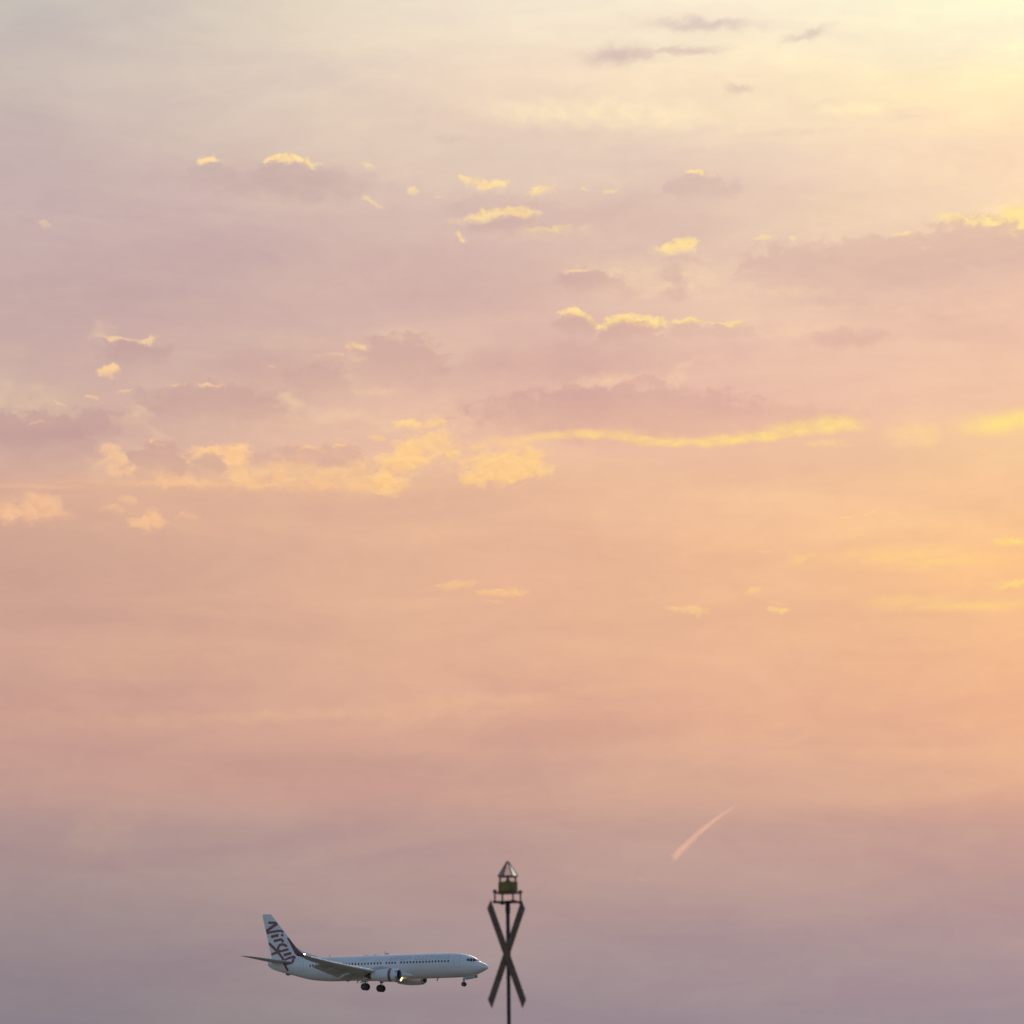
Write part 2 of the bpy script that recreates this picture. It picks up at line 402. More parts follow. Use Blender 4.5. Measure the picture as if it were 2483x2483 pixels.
BODY = [
    (3.747, 11.793, 1.338, 0.294, 3.0, 0.5, 0.5, 3.0),
    (-0.048, 11.848, 0.633, 0.31, 0.0, 0.5, 0.3, 3.0),
    (0.903, 12.017, 1.029, 0.31, 0.0, 0.4, 0.35, 3.0),
    (-7.012, 11.431, 0.976, 0.5, 0.0, 0.66, 0.24, 3.0),
    (-6.235, 11.626, 0.454, 0.362, 0.0, 0.55, 0.24, 3.0),
    (-5.628, 12.718, 0.567, 0.259, 0.0, 0.55, 0.29, 3.0),
    (-4.475, 11.999, 1.183, 0.346, 0.0, 0.66, 0.27, 3.0),
    (-2.9, 12.329, 0.522, 0.363, 0.0, 0.55, 0.29, 3.0),
    (-1.675, 12.649, 0.73, 0.45, 0.0, 0.72, 0.27, 3.0),
    (-5.247, 11.121, 0.486, 0.38, 0.0, 0.72, 0.24, 3.0),
    (-2.984, 11.245, 0.678, 0.225, 0.0, 0.55, 0.27, 3.0),
    (-2.456, 11.28, 0.316, 0.19, 0.0, 0.55, 0.27, 3.0),
    (-4.517, 11.117, 0.251, 0.225, 0.0, 0.55, 0.29, 3.0),
    (-3.677, 11.206, 0.315, 0.173, 0.0, 0.39, 0.35, 3.0),
    (1.694, 11.89, 2.291, 0.468, 0.0, 0.77, 0.24, 3.0),
    (2.879, 11.772, 2.127, 0.279, 2.0, 0.4, 0.7, 2.0),
    (0.269, 11.98, 0.713, 0.295, 0.0, 0.33, 0.35, 3.0),
    (-0.048, 14.94, 0.96, 0.259, 0.0, 0.44, 0.35, 3.0),
    (1.151, 14.891, 1.198, 0.323, 0.0, 0.3, 0.9, 2.0),
    (-0.048, 14.632, 0.719, 0.173, 0.0, 0.5, 0.29, 3.0),
    (2.847, 15.153, 0.67, 0.258, 0.0, 0.61, 0.27, 3.0),
    (2.43, 13.987, 0.207, 0.17, 0.0, 0.55, 0.6, 2.0),
    (2.428, 13.686, 0.207, 0.116, 0.0, 0.5, 0.7, 2.0),
    (1.752, 13.699, 0.239, 0.108, 0.0, 0.35, 0.8, 2.0),
    (1.163, 13.827, 0.526, 0.208, 0.0, 0.66, 0.27, 3.0),
    (2.535, 14.156, 0.318, 0.121, 0.0, 0.44, 0.35, 3.0),
    (0.954, 13.178, 0.35, 0.225, -10.0, 0.66, 0.24, 3.0),
    (1.78, 13.05, 0.524, 0.26, 0.0, 0.72, 0.22, 3.0),
    (2.653, 13.074, 0.317, 0.19, 0.0, 0.55, 0.27, 3.0),
    (3.272, 13.082, 0.396, 0.156, 0.0, 0.5, 0.29, 3.0),
    (2.096, 12.862, 1.585, 0.263, 0.0, 0.3, 0.9, 2.0),
    (-3.328, 15.354, 0.575, 0.258, 0.0, 0.61, 0.27, 3.0),
    (-4.525, 15.372, 0.398, 0.172, 0.0, 0.44, 0.29, 3.0),
    (-2.609, 15.287, 0.56, 0.2, 0.0, 0.35, 0.7, 2.0),
    (7.02, 14.205, 1.059, 0.48, 0.0, 0.83, 0.22, 3.0),
    (5.517, 13.983, 1.576, 0.465, 0.0, 0.66, 0.24, 3.0),
    (4.25, 13.978, 0.871, 0.431, 0.0, 0.61, 0.27, 3.0),
    (7.634, 14.232, 0.392, 0.308, 0.0, 0.66, 0.29, 3.0),
    (5.025, 12.915, 0.709, 0.173, 0.0, 0.44, 0.41, 3.0),
    (0.508, 12.638, 1.27, 0.232, 0.0, 0.3, 0.9, 2.0),
    (1.974, 12.383, 0.317, 0.121, 0.0, 0.55, 0.29, 3.0)]
GREY = [
    (2.975, 17.565, 0.925, 0.122, 0.0, 0.8, 0.95, 2.0),
    (2.613, 17.585, 0.563, 0.137, 0.0, 0.7, 0.95, 2.0),
    (1.659, 17.152, 0.66, 0.183, 3.0, 0.85, 0.95, 2.0),
    (2.609, 17.211, 0.723, 0.084, 0.0, 0.8, 0.95, 2.0),
    (4.459, 17.392, 0.497, 0.099, 14.0, 0.8, 0.95, 2.0),
    (3.431, 16.641, 0.288, 0.107, 0.0, 0.65, 0.95, 2.0),
    (4.725, 16.44, 0.319, 0.046, 15.0, 0.25, 0.9, 2.0),
    (4.279, 15.99, 1.195, 0.069, 0.0, 0.25, 0.9, 2.0),
    (3.4, 16.044, 0.48, 0.061, 0.0, 0.2, 0.9, 2.0),
    (5.956, 16.187, 0.318, 0.038, 0.0, 0.2, 0.9, 2.0),
    (-0.931, 15.915, 0.321, 0.061, 0.0, 0.25, 0.9, 2.0)]
GOLDCOL = [(-7.57, (250, 196, 152)), (-3.83, (253, 200, 144)), (0.0, (255, 206, 138)), (3.81, (255, 216, 134)), (7.57, (255, 224, 128))]

def near(items, box, slack):
    """the clouds that can reach a part of the sky: box = (az0, az1, el0, el1) in degrees"""
    out = []
    for c in items:
        r = max(c[2], c[3]) if abs(c[4]) > 0.5 else None
        ra, re = (r or c[2]) * 1.5 + slack[0], (r or c[3]) * 1.5 + slack[1]
        if c[0] + ra > box[0] and c[0] - ra < box[1] and c[1] + re > box[2] and c[1] - re < box[3]:
            out.append(c)
    return out


# glow of the sun behind thin cloud
sd = (math.sin(R(SUN_AZ)) * math.cos(R(SUN_EL)), math.cos(R(SUN_AZ)) * math.cos(R(SUN_EL)), math.sin(R(SUN_EL)))
ang = M('MULTIPLY', M('ARCCOSINE', VM('DOT_PRODUCT', geo.outputs['Generated'], sd)), 180 / math.pi)
glow = M('POWER', 2.718, M('MULTIPLY', ang, -0.60))
gl = N('ShaderNodeVectorMath', operation='SCALE')
gl.inputs[0].default_value = (0.30, 0.30, 0.12)
L(glow, gl.inputs['Scale'])
gold_c = RAMP(az, -9, 9, GOLDCOL)
gold_c = MIX(MR(el, 10.0, 15.0, 0.0, 0.75), gold_c, lin((255, 229, 168)))
veil0 = base
SHARED = (('veil', 'NodeSocketColor', veil0), ('gold', 'NodeSocketColor', gold_c), ('sharp', 'NodeSocketVector', PW), ('soft', 'NodeSocketVector', PSOFT), ('calm', 'NodeSocketVector', PCALM),
          ('density', 'NodeSocketFloat', dens), ('relief', 'NodeSocketFloat', relief), ('glow', 'NodeSocketVector', gl.outputs[0]))


def cloud_sky(box):
    """Background of one part of the sky with the clouds that lie in it, as a node group"""
    global nt
    grp = bpy.data.node_groups.new('sky_part', 'ShaderNodeTree')
    for nm, kind, _ in SHARED:
        grp.interface.new_socket(nm, in_out='INPUT', socket_type=kind)
    grp.interface.new_socket('colour', in_out='OUTPUT', socket_type='NodeSocketColor')
    nt = grp
    gi = N('NodeGroupInput')
    I = {nm: gi.outputs[nm] for nm, _, _ in SHARED}
    veil, dn = I['veil'], I['density']
    c = veil
    it = near(BANKS, box, (0.6, 0.3))
    if it:   # broad soft banks of mauve cloud
        f = clouds(it, I['soft'], M('MULTIPLY_ADD', dn, 0.9, -0.45))
        c = MIX(M('MULTIPLY', f, MR(dn, 0.25, 0.75, 0.75, 1.1, 'LINEAR')), c, VM('MULTIPLY', c, (0.84, 0.80, 0.87)))
    it = near(PALE, box, (0.6, 0.3))
    if it:   # thin bright gaps and pale lit patches between them
        f = clouds(it, I['soft'])
        pale_c = VM('MULTIPLY_ADD', c, (1.03, 1.06, 0.97), (0.11, 0.085, 0.016))
        c = MIX(M('MULTIPLY', f, MR(dn, 0.3, 0.7, 0.4, 1.05, 'LINEAR')), c, pale_c)
    it = near(GOLD, box, (0.18, 0.13))
    if it:   # sunlit cumulus tops and shreds
        f = clouds(it, I['sharp'], M('MULTIPLY_ADD', dn, -1.0, 0.5))
        k = M('MULTIPLY', f, MR(M('MULTIPLY_ADD', f, 0.6, dn), 0.26, 0.90))
        lit = MIX(I['relief'], VM('MULTIPLY', I['gold'], (0.975, 0.93, 0.94)), VM('MULTIPLY', I['gold'], (1.015, 1.03, 1.02)))
        c = MIX(k, c, lit)
    it = near(STREAK, box, (0.08, 0.07))
    if it:   # long sunlit edge of the middle bank
        f = clouds(it, I['calm'])
        k = M('MULTIPLY', f, MR(dn, 0.25, 0.7, 0.6, 1.0, 'LINEAR'))
        c = MIX(k, c, MIX(f, VM('MULTIPLY', I['gold'], (0.97, 0.88, 0.95)), VM('MULTIPLY', I['gold'], (1.02, 1.03, 0.96))))
    it = near(BODY, box, (0.3, 0.22))
    if it:   # shaded cloud bodies in front of their own bright rims
        f = clouds(it, I['sharp'], M('MULTIPLY_ADD', dn, 1.0, -0.5))
        c = MIX(f, c, VM('MULTIPLY', MIX(0.75, c, veil), (0.865, 0.82, 0.88)))
    it = near(GREY, box, (0.18, 0.13))
    if it:   # small grey-mauve cloudlets against the bright upper sky
        f = clouds(it, I['sharp'])
        c = MIX(M('MULTIPLY', f, MR(M('MULTIPLY_ADD', f, 0.5, dn), 0.30, 0.9)), c, VM('MULTIPLY', c, (0.74, 0.69, 0.82)))
    go = N('NodeGroupOutput')
    L(VM('ADD', c, I['glow']), go.inputs[0])
    nt = world_tree
    g = N('ShaderNodeGroup')
    g.node_tree = grp
    for nm, _, src in SHARED:
        L(src, g.inputs[nm])
    bg = N('ShaderNodeBackground')
    L(g.outputs[0], bg.inputs[0])
    return bg.outputs[0]


def either(value, limit, above, below):
    n = N('ShaderNodeMixShader')
    L(M('GREATER_THAN', value, limit), n.inputs[0])
    L(below, n.inputs[1]); L(above, n.inputs[2])
    return n.outputs[0]


def split(box, depth):
    if depth == 0:
        return cloud_sky(box)
    a0, a1, e0, e1 = box
    if depth % 2 == 0:
        m = (max(e0, 3) + min(e1, 18)) / 2
        lo, hi = split((a0, a1, e0, m), depth - 1), split((a0, a1, m, e1), depth - 1)
        return either(el, m, hi, lo)
    m = (max(a0, -7.6) + min(a1, 7.6)) / 2
    lo, hi = split((a0, m, e0, e1), depth - 1), split((m, a1, e0, e1), depth - 1)
    return either(az, m, hi, lo)


veil_shader = split((-180, 180, -90, 90), 4)

sky = N('ShaderNodeTexSky', sky_type='NISHITA')
sky.sun_disc = False
sky.sun_elevation = R(SUN_EL)
sky.sun_rotation = R(SUN_AZ)
sky.air_density = 1.0
sky.dust_density = 2.6
bg_clear = N('ShaderNodeBackground')
L(sky.outputs[0], bg_clear.inputs[0])
bg_clear.inputs[1].default_value = 0.15
cover = M('MULTIPLY', MR(M('ABSOLUTE', az), 25, 75, 1, 0), MR(el, 24, 55, 1, 0))
mixs = N('ShaderNodeMixShader')
L(cover, mixs.inputs[0]); L(bg_clear.outputs[0], mixs.inputs[1]); L(veil_shader, mixs.inputs[2])
outw = N('ShaderNodeOutputWorld')
L(mixs.outputs[0], outw.inputs[0])

# ------------------------------------------------------------------ sun (low, veiled by cloud)
sun_data = bpy.data.lights.new("sun", 'SUN')
sun_data.energy = 0.9
sun_data.angle = R(10)
sun_data.color = (1.0, 0.80, 0.55)
sun = bpy.data.objects.new("sun", sun_data)
col.objects.link(sun)
sun.location = (60, 300, 150)
sun.rotation_euler = Vector(sd).to_track_quat('Z', 'Y').to_euler()


# ================================================================== helpers
def mat(name, base, rough=0.5, metal=0.0, var=0.06, scale=1.5, emit=None, strength=0.0, coat=0.0, stretch=(1, 1, 1)):
    m = bpy.data.materials.new(name)
    m.use_nodes = True
    t = m.node_tree
    b = t.nodes['Principled BSDF']
    b.inputs['Roughness'].default_value = rough
    b.inputs['Metallic'].default_value = metal
    b.inputs['Coat Weight'].default_value = coat
    tc = t.nodes.new('ShaderNodeTexCoord')
    mp = t.nodes.new('ShaderNodeMapping')
    mp.inputs['Scale'].default_value = stretch
    t.links.new(tc.outputs['Object'], mp.inputs[0])
    nz = t.nodes.new('ShaderNodeTexNoise')
    nz.inputs['Scale'].default_value = scale
    nz.inputs['Detail'].default_value = 5
    t.links.new(mp.outputs[0], nz.inputs['Vector'])
    rp = t.nodes.new('ShaderNodeValToRGB')
    t.links.new(nz.outputs[0], rp.inputs[0])
    rp.color_ramp.elements[0].position = 0.3
    rp.color_ramp.elements[1].position = 0.7
    rp.color_ramp.elements[0].color = (*[c * (1 - var) for c in base], 1)
    rp.color_ramp.elements[1].color = (*[min(1, c * (1 + var)) for c in base], 1)
    t.links.new(rp.outputs[0], b.inputs['Base Color'])
    if emit:
        b.inputs['Emission Color'].default_value = (*emit, 1)
        b.inputs['Emission Strength'].default_value = strength
    return m


W_PAINT = mat('white_paint', (0.80, 0.755, 0.76), 0.42, var=0.07, scale=0.5, stretch=(0.5, 1, 2.5))
G_PAINT = mat('grey_wing_paint', (0.60, 0.58, 0.56), 0.5, var=0.08, scale=0.8)
L_PAINT = mat('pale_grey_slat', (0.66, 0.67, 0.69), 0.35, var=0.06, scale=0.8)
RED = mat('dark_red_paint', (0.27, 0.105, 0.110), 0.5, var=0.08, scale=2)
TITLE = mat('grey_violet_lettering', (0.50, 0.49, 0.54), 0.5, var=0.05, scale=2)
GLASS = mat('dark_window_glass', (0.060, 0.064, 0.078), 0.35, var=0.1, scale=3)
SEAL = mat('door_seal', (0.45, 0.45, 0.47), 0.6)
METAL = mat('lip_metal', (0.52, 0.52, 0.54), 0.38, 0.7)
DARK = mat('dark_engine_inside', (0.045, 0.045, 0.05), 0.6)
TYRE = mat('tyre_rubber', (0.055, 0.050, 0.054), 0.8)
HUB = mat('wheel_hub', (0.10, 0.10, 0.105), 0.5, 0.5)
STRUT = mat('gear_strut', (0.13, 0.13, 0.135), 0.5, 0.3)
BAY = mat('door_inside', (0.42, 0.46, 0.42), 0.5)
NOZZLE = mat('burnt_nozzle', (0.14, 0.12, 0.11), 0.45, 0.8)
LAMP = mat('landing_lamp', (1, 0.9, 0.6), 0.3, emit=(1.0, 0.78, 0.28), strength=9)
STROBE = mat('white_strobe', (1, 1, 1), 0.3, emit=(0.95, 1.0, 0.95), strength=14)
FAIR = mat('fairing_paint', (0.50, 0.50, 0.50), 0.45, var=0.07, scale=0.7)


def obj(name, verts, faces, material, parent=None, smooth=True, mats=None, fmat=None, angle=40):
    me = bpy.data.meshes.new(name)
    me.from_pydata([tuple(map(float, v)) for v in verts], [], faces)
    me.validate()
    bm = bmesh.new()
    bm.from_mesh(me)
    bmesh.ops.recalc_face_normals(bm, faces=bm.faces)
    bm.to_mesh(me)
    bm.free()
    for m in (mats or [material]):
        me.materials.append(m)
    if fmat:
        for p, i in zip(me.polygons, fmat):
            p.material_index = i
    if smooth:
        for p in me.polygons:
            p.use_smooth = True
        me.set_sharp_from_angle(angle=R(angle))
    o = bpy.data.objects.new(name, me)
    col.objects.link(o)
    if parent is not None:
        o.parent = parent
    return o


def empty(name, loc=(0, 0, 0), rot=(0, 0, 0), parent=None):
    o = bpy.data.objects.new(name, None)
    o.empty_display_size = 0.5
    o.location = loc
    o.rotation_euler = rot
    if parent is not None:
        o.parent = parent
    col.objects.link(o)
    return o


def tag(o, label, cat, group=None, kind=None):
    o['label'] = label
    if cat:
        o['category'] = cat
    if group:
        o['group'] = group
    if kind:
        o['kind'] = kind
    return o


class MB:
    """collects verts and faces of one mesh"""
    def __init__(self):
        self.v, self.f, self.m = [], [], []

    def add(self, v, f, mi=0):
        k = len(self.v)
        self.v += [tuple(map(float, q)) for q in v]
        self.f += [tuple(i + k for i in q) for q in f]
        self.m += [mi] * len(f)

    def loft(self, rings, cap0=True, cap1=True, mi=0):
        n = len(rings[0])
        v = [p for r in rings for p in r]
        f = []
        for i in range(len(rings) - 1):
            for j in range(n):
                a, b = i * n + j, i * n + (j + 1) % n
                f.append((a, b, b + n, a + n))
        if cap0:
            f.append(tuple(range(n)))
        if cap1:
            f.append(tuple(range((len(rings) - 1) * n, len(rings) * n)))
        self.add(v, f, mi)

    def tube(self, a, b, r0, r1=None, n=14, mi=0):
        a, b = Vector(a), Vector(b)
        r1 = r0 if r1 is None else r1
        q = (b - a).to_track_quat('Z', 'Y')
        rings = []
        for c, r in ((a, r0), (b, r1)):
            rings.append([c + q @ Vector((r * math.cos(2 * math.pi * k / n), r * math.sin(2 * math.pi * k / n), 0)) for k in range(n)])
        self.loft(rings, mi=mi)

    def box(self, c, s, rot=None, mi=0):
        c = Vector(c)
        rot = rot or Matrix.Identity(3)
        v = [c + rot @ Vector((x * s[0] / 2, y * s[1] / 2, z * s[2] / 2)) for x in (-1, 1) for y in (-1, 1) for z in (-1, 1)]
        f = [(0, 1, 3, 2), (4, 6, 7, 5), (0, 4, 5, 1), (2, 3, 7, 6), (0, 2, 6, 4), (1, 5, 7, 3)]
        self.add(v, f, mi)

    def build(self, name, material, parent=None, smooth=True, mats=None, angle=40):
        return obj(name, self.v, self.f, material, parent, smooth, mats, self.m if mats else None, angle)


def pchip(xs, ys, x):
    """monotone cubic interpolation"""
    xs, ys, x = np.array(xs, float), np.array(ys, float), np.atleast_1d(np.array(x, float))
    h = np.diff(xs); d = np.diff(ys) / h
    m = np.zeros(len(xs))
    m[0], m[-1] = d[0], d[-1]
    for i in range(1, len(xs) - 1):
        if d[i - 1] * d[i] > 0:
            w1, w2 = 2 * h[i] + h[i - 1], h[i] + 2 * h[i - 1]
            m[i] = (w1 + w2) / (w1 / d[i - 1] + w2 / d[i])
    i = np.clip(np.searchsorted(xs, x) - 1, 0, len(h) - 1)
    t = (np.clip(x, xs[0], xs[-1]) - xs[i]) / h[i]
    return ((1 + 2 * t) * (1 - t) ** 2 * ys[i] + t * (1 - t) ** 2 * h[i] * m[i]
            + t * t * (3 - 2 * t) * ys[i + 1] + t * t * (t - 1) * h[i] * m[i + 1])


# ================================================================== ground (below the frame)
gm = mat('dry_grass_ground', (0.165, 0.145, 0.110), 0.95, var=0.3, scale=0.02)
gv = [(60000 * math.cos(2 * math.pi * k / 64), 60000 * math.sin(2 * math.pi * k / 64), 0) for k in range(64)]
ground = obj('ground', gv, [tuple(range(64))], gm, smooth=False)
ground['kind'] = 'structure'

# ================================================================== airliner
# local frame: nose at the origin pointing +X, left wing +Y, up +Z; the fuselage axis is z = 0
plane = empty('airplane', (-3.687, 611.5, 43.684), (R(0.673), R(-0.175), R(-23.174)))
tag(plane, 'white twin-engine passenger jet descending with landing gear down, red lettering on its tail fin', 'airplane')

XT = [0, .15, .56, 1.26, 1.56, 1.95, 2.72, 3.73, 5.18, 6.6, 9, 29, 31, 33, 35, 36.5, 38.15]
ZT = [-.60, -.33, .02, .27, .44, .80, 1.2, 1.52, 1.77, 1.86, 1.88, 1.88, 1.87, 1.82, 1.72, 1.62, 1.36]
XB = [0, .07, .64, 2.16, 4.36, 6.6, 25.9, 26.9, 28.4, 30.06, 31.65, 33.11, 34.79, 36.03, 37.6, 38.15]
ZB = [-.64, -.78, -1.1, -1.7, -2.0, -2.04, -2.04, -2.03, -1.93, -1.76, -1.45, -1.05, -.62, -.28, .28, .72]
XW = [0, .15, .56, 1.26, 2.16, 3.73, 5.2, 6.6, 8, 27, 30, 33, 35, 37, 38.15]
WW = [.03, .34, .7, 1.06, 1.38, 1.68, 1.81, 1.87, 1.88, 1.88, 1.70, 1.28, .92, .48, .26]


_fx = np.linspace(0, 38.15, 4001)
_ft, _fb, _fw = pchip(XT, ZT, _fx), pchip(XB, ZB, _fx), pchip(XW, WW, _fx)


def fus(x):
    k = min(4000.0, max(0.0, -x / 38.15 * 4000)); i = min(3999, int(k)); u = k - i
    t, b, w = [float(q[i] * (1 - u) + q[i + 1] * u) for q in (_ft, _fb, _fw)]
    return t, b, w, b + (t - b) * 0.52


def fus_y(x, z, out=0.0):
    """right-hand skin at station x and height z"""
    t, b, w, zc = fus(x)
    h = (t - zc) if z > zc else (zc - b)
    return -w * math.sqrt(max(0.01, 1 - ((z - zc) / h) ** 2)) - out


def fus_normal(x, z):
    e = 0.02
    dx = (fus_y(x + e, z) - fus_y(x - e, z)) / (2 * e)
    dz = (fus_y(x, z + e) - fus_y(x, z - e)) / (2 * e)
    return Vector((dx, -1, dz)).normalized()


st = sorted(set([round(v, 3) for v in list(np.linspace(0, 1, 9) ** 2 * 1.6) + list(np.linspace(1.6, 7, 22)) + list(np.linspace(7, 26, 30)) + list(np.linspace(26, 38.15, 36))]))
rings = []
NS = 96
for x in st:
    t, b, w, zc = fus(-x)
    r = []
    for k in range(NS):
        a = 2 * math.pi * k / NS
        s = math.sin(a)
        r.append((-x, w * math.cos(a), zc + (t - zc) * s if s > 0 else zc + (zc - b) * s))
    rings.append(r)
mb = MB()
mb.loft(rings)
fuselage = mb.build('fuselage', W_PAINT, plane, angle=60)
tag(fuselage, 'white fuselage with a row of small dark windows', None)

# wing-to-body fairing
mb = MB()
rr = []
for t in np.linspace(0, 1, 25):
    x = -12.2 - 12.0 * t
    k = math.sin(math.pi * t) ** 0.45 if 0 < t < 1 else 0.0
    w, zb, ztop = 1.2 + 0.98 * k, -1.75 - 0.42 * k, -1.4 + 0.72 * k
    zc = (zb + ztop) / 2
    rr.append([(x, w * math.copysign(abs(math.cos(a)) ** 0.75, math.cos(a)), zc + (ztop - zc) * math.copysign(abs(math.sin(a)) ** 0.8, math.sin(a))) for a in np.linspace(0, 2 * math.pi, 40, endpoint=False)])
mb.loft(rr)
mb.build('belly_fairing', W_PAINT, plane, angle=60)


# --- cabin windows (one shared pane)
def win_mesh():
    n = 14
    v, f = [], []
    for d in (0, 0.012):
        for k in range(n):
            a = 2 * math.pi * k / n
            c, s = math.cos(a), math.sin(a)
            v.append((0.135 * math.copysign(abs(c) ** 0.7, c), 0.185 * math.copysign(abs(s) ** 0.7, s), d))
    f.append(tuple(range(n, 2 * n)))
    for k in range(n):
        f.append((k, (k + 1) % n, n + (k + 1) % n, n + k))
    return v, f


wx = list(np.linspace(-6.02, -14.07, 16)) + list(np.linspace(-15.12, -16.62, 4)) + list(np.linspace(-17.58, -21.95, 9)) + list(np.linspace(-22.5, -26.8, 9)) + list(np.linspace(-27.36, -29.95, 6))
wv, wf = win_mesh()
win0 = None
for x in wx:
    n = fus_normal(x, 0.46)
    o = obj('window', wv, wf, GLASS, fuselage) if win0 is None else win0.copy()
    if win0 is None:
        win0 = o
    else:
        col.objects.link(o)
    ex = Vector((1, 0, 0)); ex = (ex - n * ex.dot(n)).normalized()
    ey = n.cross(ex)
    m4 = Matrix((ex, ey, n)).transposed().to_4x4()
    m4.translation = Vector((x, fus_y(x, 0.46), 0.46)) + n * 0.003
    o.matrix_basis = m4


def skin_patch(name, quad, material, out=0.015, n=6, side=-1, parent=None):
    """a pane laid on the nose skin; quad = four (x, z) corners"""
    q = [Vector((a, 0, b)) for a, b in quad]
    g0, g1 = [], []
    for i in range(n + 1):
        for j in range(n + 1):
            u, v = i / n, j / n
            p = (q[0] * (1 - u) + q[1] * u) * (1 - v) + (q[3] * (1 - u) + q[2] * u) * v
            y = fus_y(p.x, p.z)
            nn = fus_normal(p.x, p.z)
            b = Vector((p.x, y, p.z))
            t, i2 = b + nn * out, b - nn * 0.02
            g0.append((t.x, -side * t.y, t.z)); g1.append((i2.x, -side * i2.y, i2.z))
    mb = MB()
    f = []
    m = n + 1
    for i in range(n):
        for j in range(n):
            f.append((i * m + j, i * m + j + 1, (i + 1) * m + j + 1, (i + 1) * m + j))
    rim = [i * m for i in range(m)] + [n * m + j for j in range(1, m)] + [i * m + n for i in range(n - 1, -1, -1)] + [j for j in range(n - 1, 0, -1)]
    k = m * m
    for a, b in zip(rim, rim[1:] + rim[:1]):
        f.append((a, b, b + k, a + k))
    mb.add(g0 + g1, f)
    return mb.build(name, material, parent or fuselage)


for side in (-1, 1):
    skin_patch('cockpit_window', [(-3.09, .79), (-2.76, .785), (-2.66, .36), (-3.02, .43)], GLASS, side=side)
    skin_patch('cockpit_window', [(-2.70, .785), (-2.33, .78), (-2.19, .29), (-2.59, .34)], GLASS, side=side)
    skin_patch('cockpit_window', [(-2.27, .775), (-1.93, .72), (-1.68, .44), (-2.12, .30)], GLASS, side=side)
# front windshield panes, wrapping to the centre post
for side in (-1, 1):
    mb = MB()
    v = []
    for i in range(5):
        z = 0.70 - 0.24 * i / 4
        for j in range(6):
            u = j / 5
            # across from the side post to the centre
            t_x = -(np.interp(z, [.27, .44, .8], [1.26, 1.56, 1.95]))
            xs = (-1.86 + 0.30 * i / 4) * (1 - u) + (t_x - 0.01) * u
            t, b, w, zc = fus(xs)
            y = abs(fus_y(xs, min(z, t - 0.01))) * (1 - u) * 0.92 + 0.035 * u
            zz = zc + (t - zc) * math.sqrt(max(0, 1 - (y / w) ** 2))
            nn = Vector((0.65, -y / w, 0.75)).normalized()
            v.append((xs + nn.x * .02, side * y + (side * abs(nn.y)) * .02, zz + nn.z * .02))
    f = [(i * 6 + j, i * 6 + j + 1, (i + 1) * 6 + j + 1, (i + 1) * 6 + j) for i in range(4) for j in range(5)]
    mb.add(v, f)
    o = mb.build('windshield_pane', GLASS, fuselage)
    sm = o.modifiers.new('t', 'SOLIDIFY'); sm.thickness = 0.03; sm.offset = 0


def door(x0, x1, z0, z1):
    q = [(x0, z1), (x1, z1), (x1, z0), (x0, z0)]
    e = 0.045
    d = skin_patch('door', [(x0 - e, z1 + e), (x1 + e, z1 + e), (x1 + e, z0 - e), (x0 - e, z0 - e)], SEAL, out=0.004, n=10)
    p = skin_patch('door', q, W_PAINT, out=0.012, n=10)
    # join the leaf and its seal into one door
    me = d.data
    bm = bmesh.new(); bm.from_mesh(me)
    k = len(bm.faces)
    bm.from_mesh(p.data)
    bm.faces.ensure_lookup_table()
    for i in range(k, len(bm.faces)):
        bm.faces[i].material_index = 1
    bm.to_mesh(me); bm.free()
    me.materials.append(W_PAINT)
    bpy.data.objects.remove(p, do_unlink=True)
    return d


door(-5.03, -4.17, -0.48, 1.22)
door(-32.0, -31.3, -0.35, 1.15)

# aerials
def blade(name, x0, x1, xt0, xt1, z0, z1, y=0.0):
    mb = MB()
    r0 = [(x0, y, z0), ((x0 + x1) / 2, y - .03, z0), (x1, y, z0), ((x0 + x1) / 2, y + .03, z0)]
    r1 = [(xt0, y, z1), ((xt0 + xt1) / 2, y - .015, z1), (xt1, y, z1), ((xt0 + xt1) / 2, y + .015, z1)]
    mb.loft([r0, r1])
    return mb.build(name, TITLE, fuselage, smooth=False)


blade('aerial', -17.48, -17.68, -17.72, -17.80, 1.85, 2.42)
blade('aerial', -27.2, -27.4, -27.25, -27.38, 1.85, 2.10)
blade('aerial', -8.40, -8.72, -8.68, -8.86, -2.0, -2.50)
blade('aerial', -22.2, -22.5, -22.52, -22.68, -2.05, -2.45)
for x in (-19.35, -20.95):
    mb = MB()
    mb.loft([[(x + 0.5 * k * math.cos(a), 0.22 * k * math.sin(a), 1.84 + h) for a in np.linspace(0, 2 * math.pi, 16, endpoint=False)] for k, h in ((1, 0), (.9, .08), (.6, .15), (.2, .18))])
    mb.build('aerial_dome', W_PAINT, fuselage)
mb = MB()
mb.loft([[(-34.2, -.05, -.8), (-34.2, .05, -.8), (-34.2, .05, -.6), (-34.2, -.05, -.6)], [(-34.75, -.06, -.9), (-34.75, .06, -.9), (-34.75, .06, -.5), (-34.75, -.06, -.5)], [(-35.1, -.05, -.7), (-35.1, .05, -.7), (-35.1, .05, -.4), (-35.1, -.05, -.4)]])
mb.build('tail_skid', STRUT, fuselage, smooth=False)


# --- aerofoil surfaces
def airfoil(n=14):
    xs = 0.5 * (1 - np.cos(np.linspace(0, math.pi, n)))
    yt = 5 * (0.2969 * np.sqrt(xs) - 0.1260 * xs - 0.3516 * xs ** 2 + 0.2843 * xs ** 3 - 0.1036 * xs ** 4)
    return xs, yt


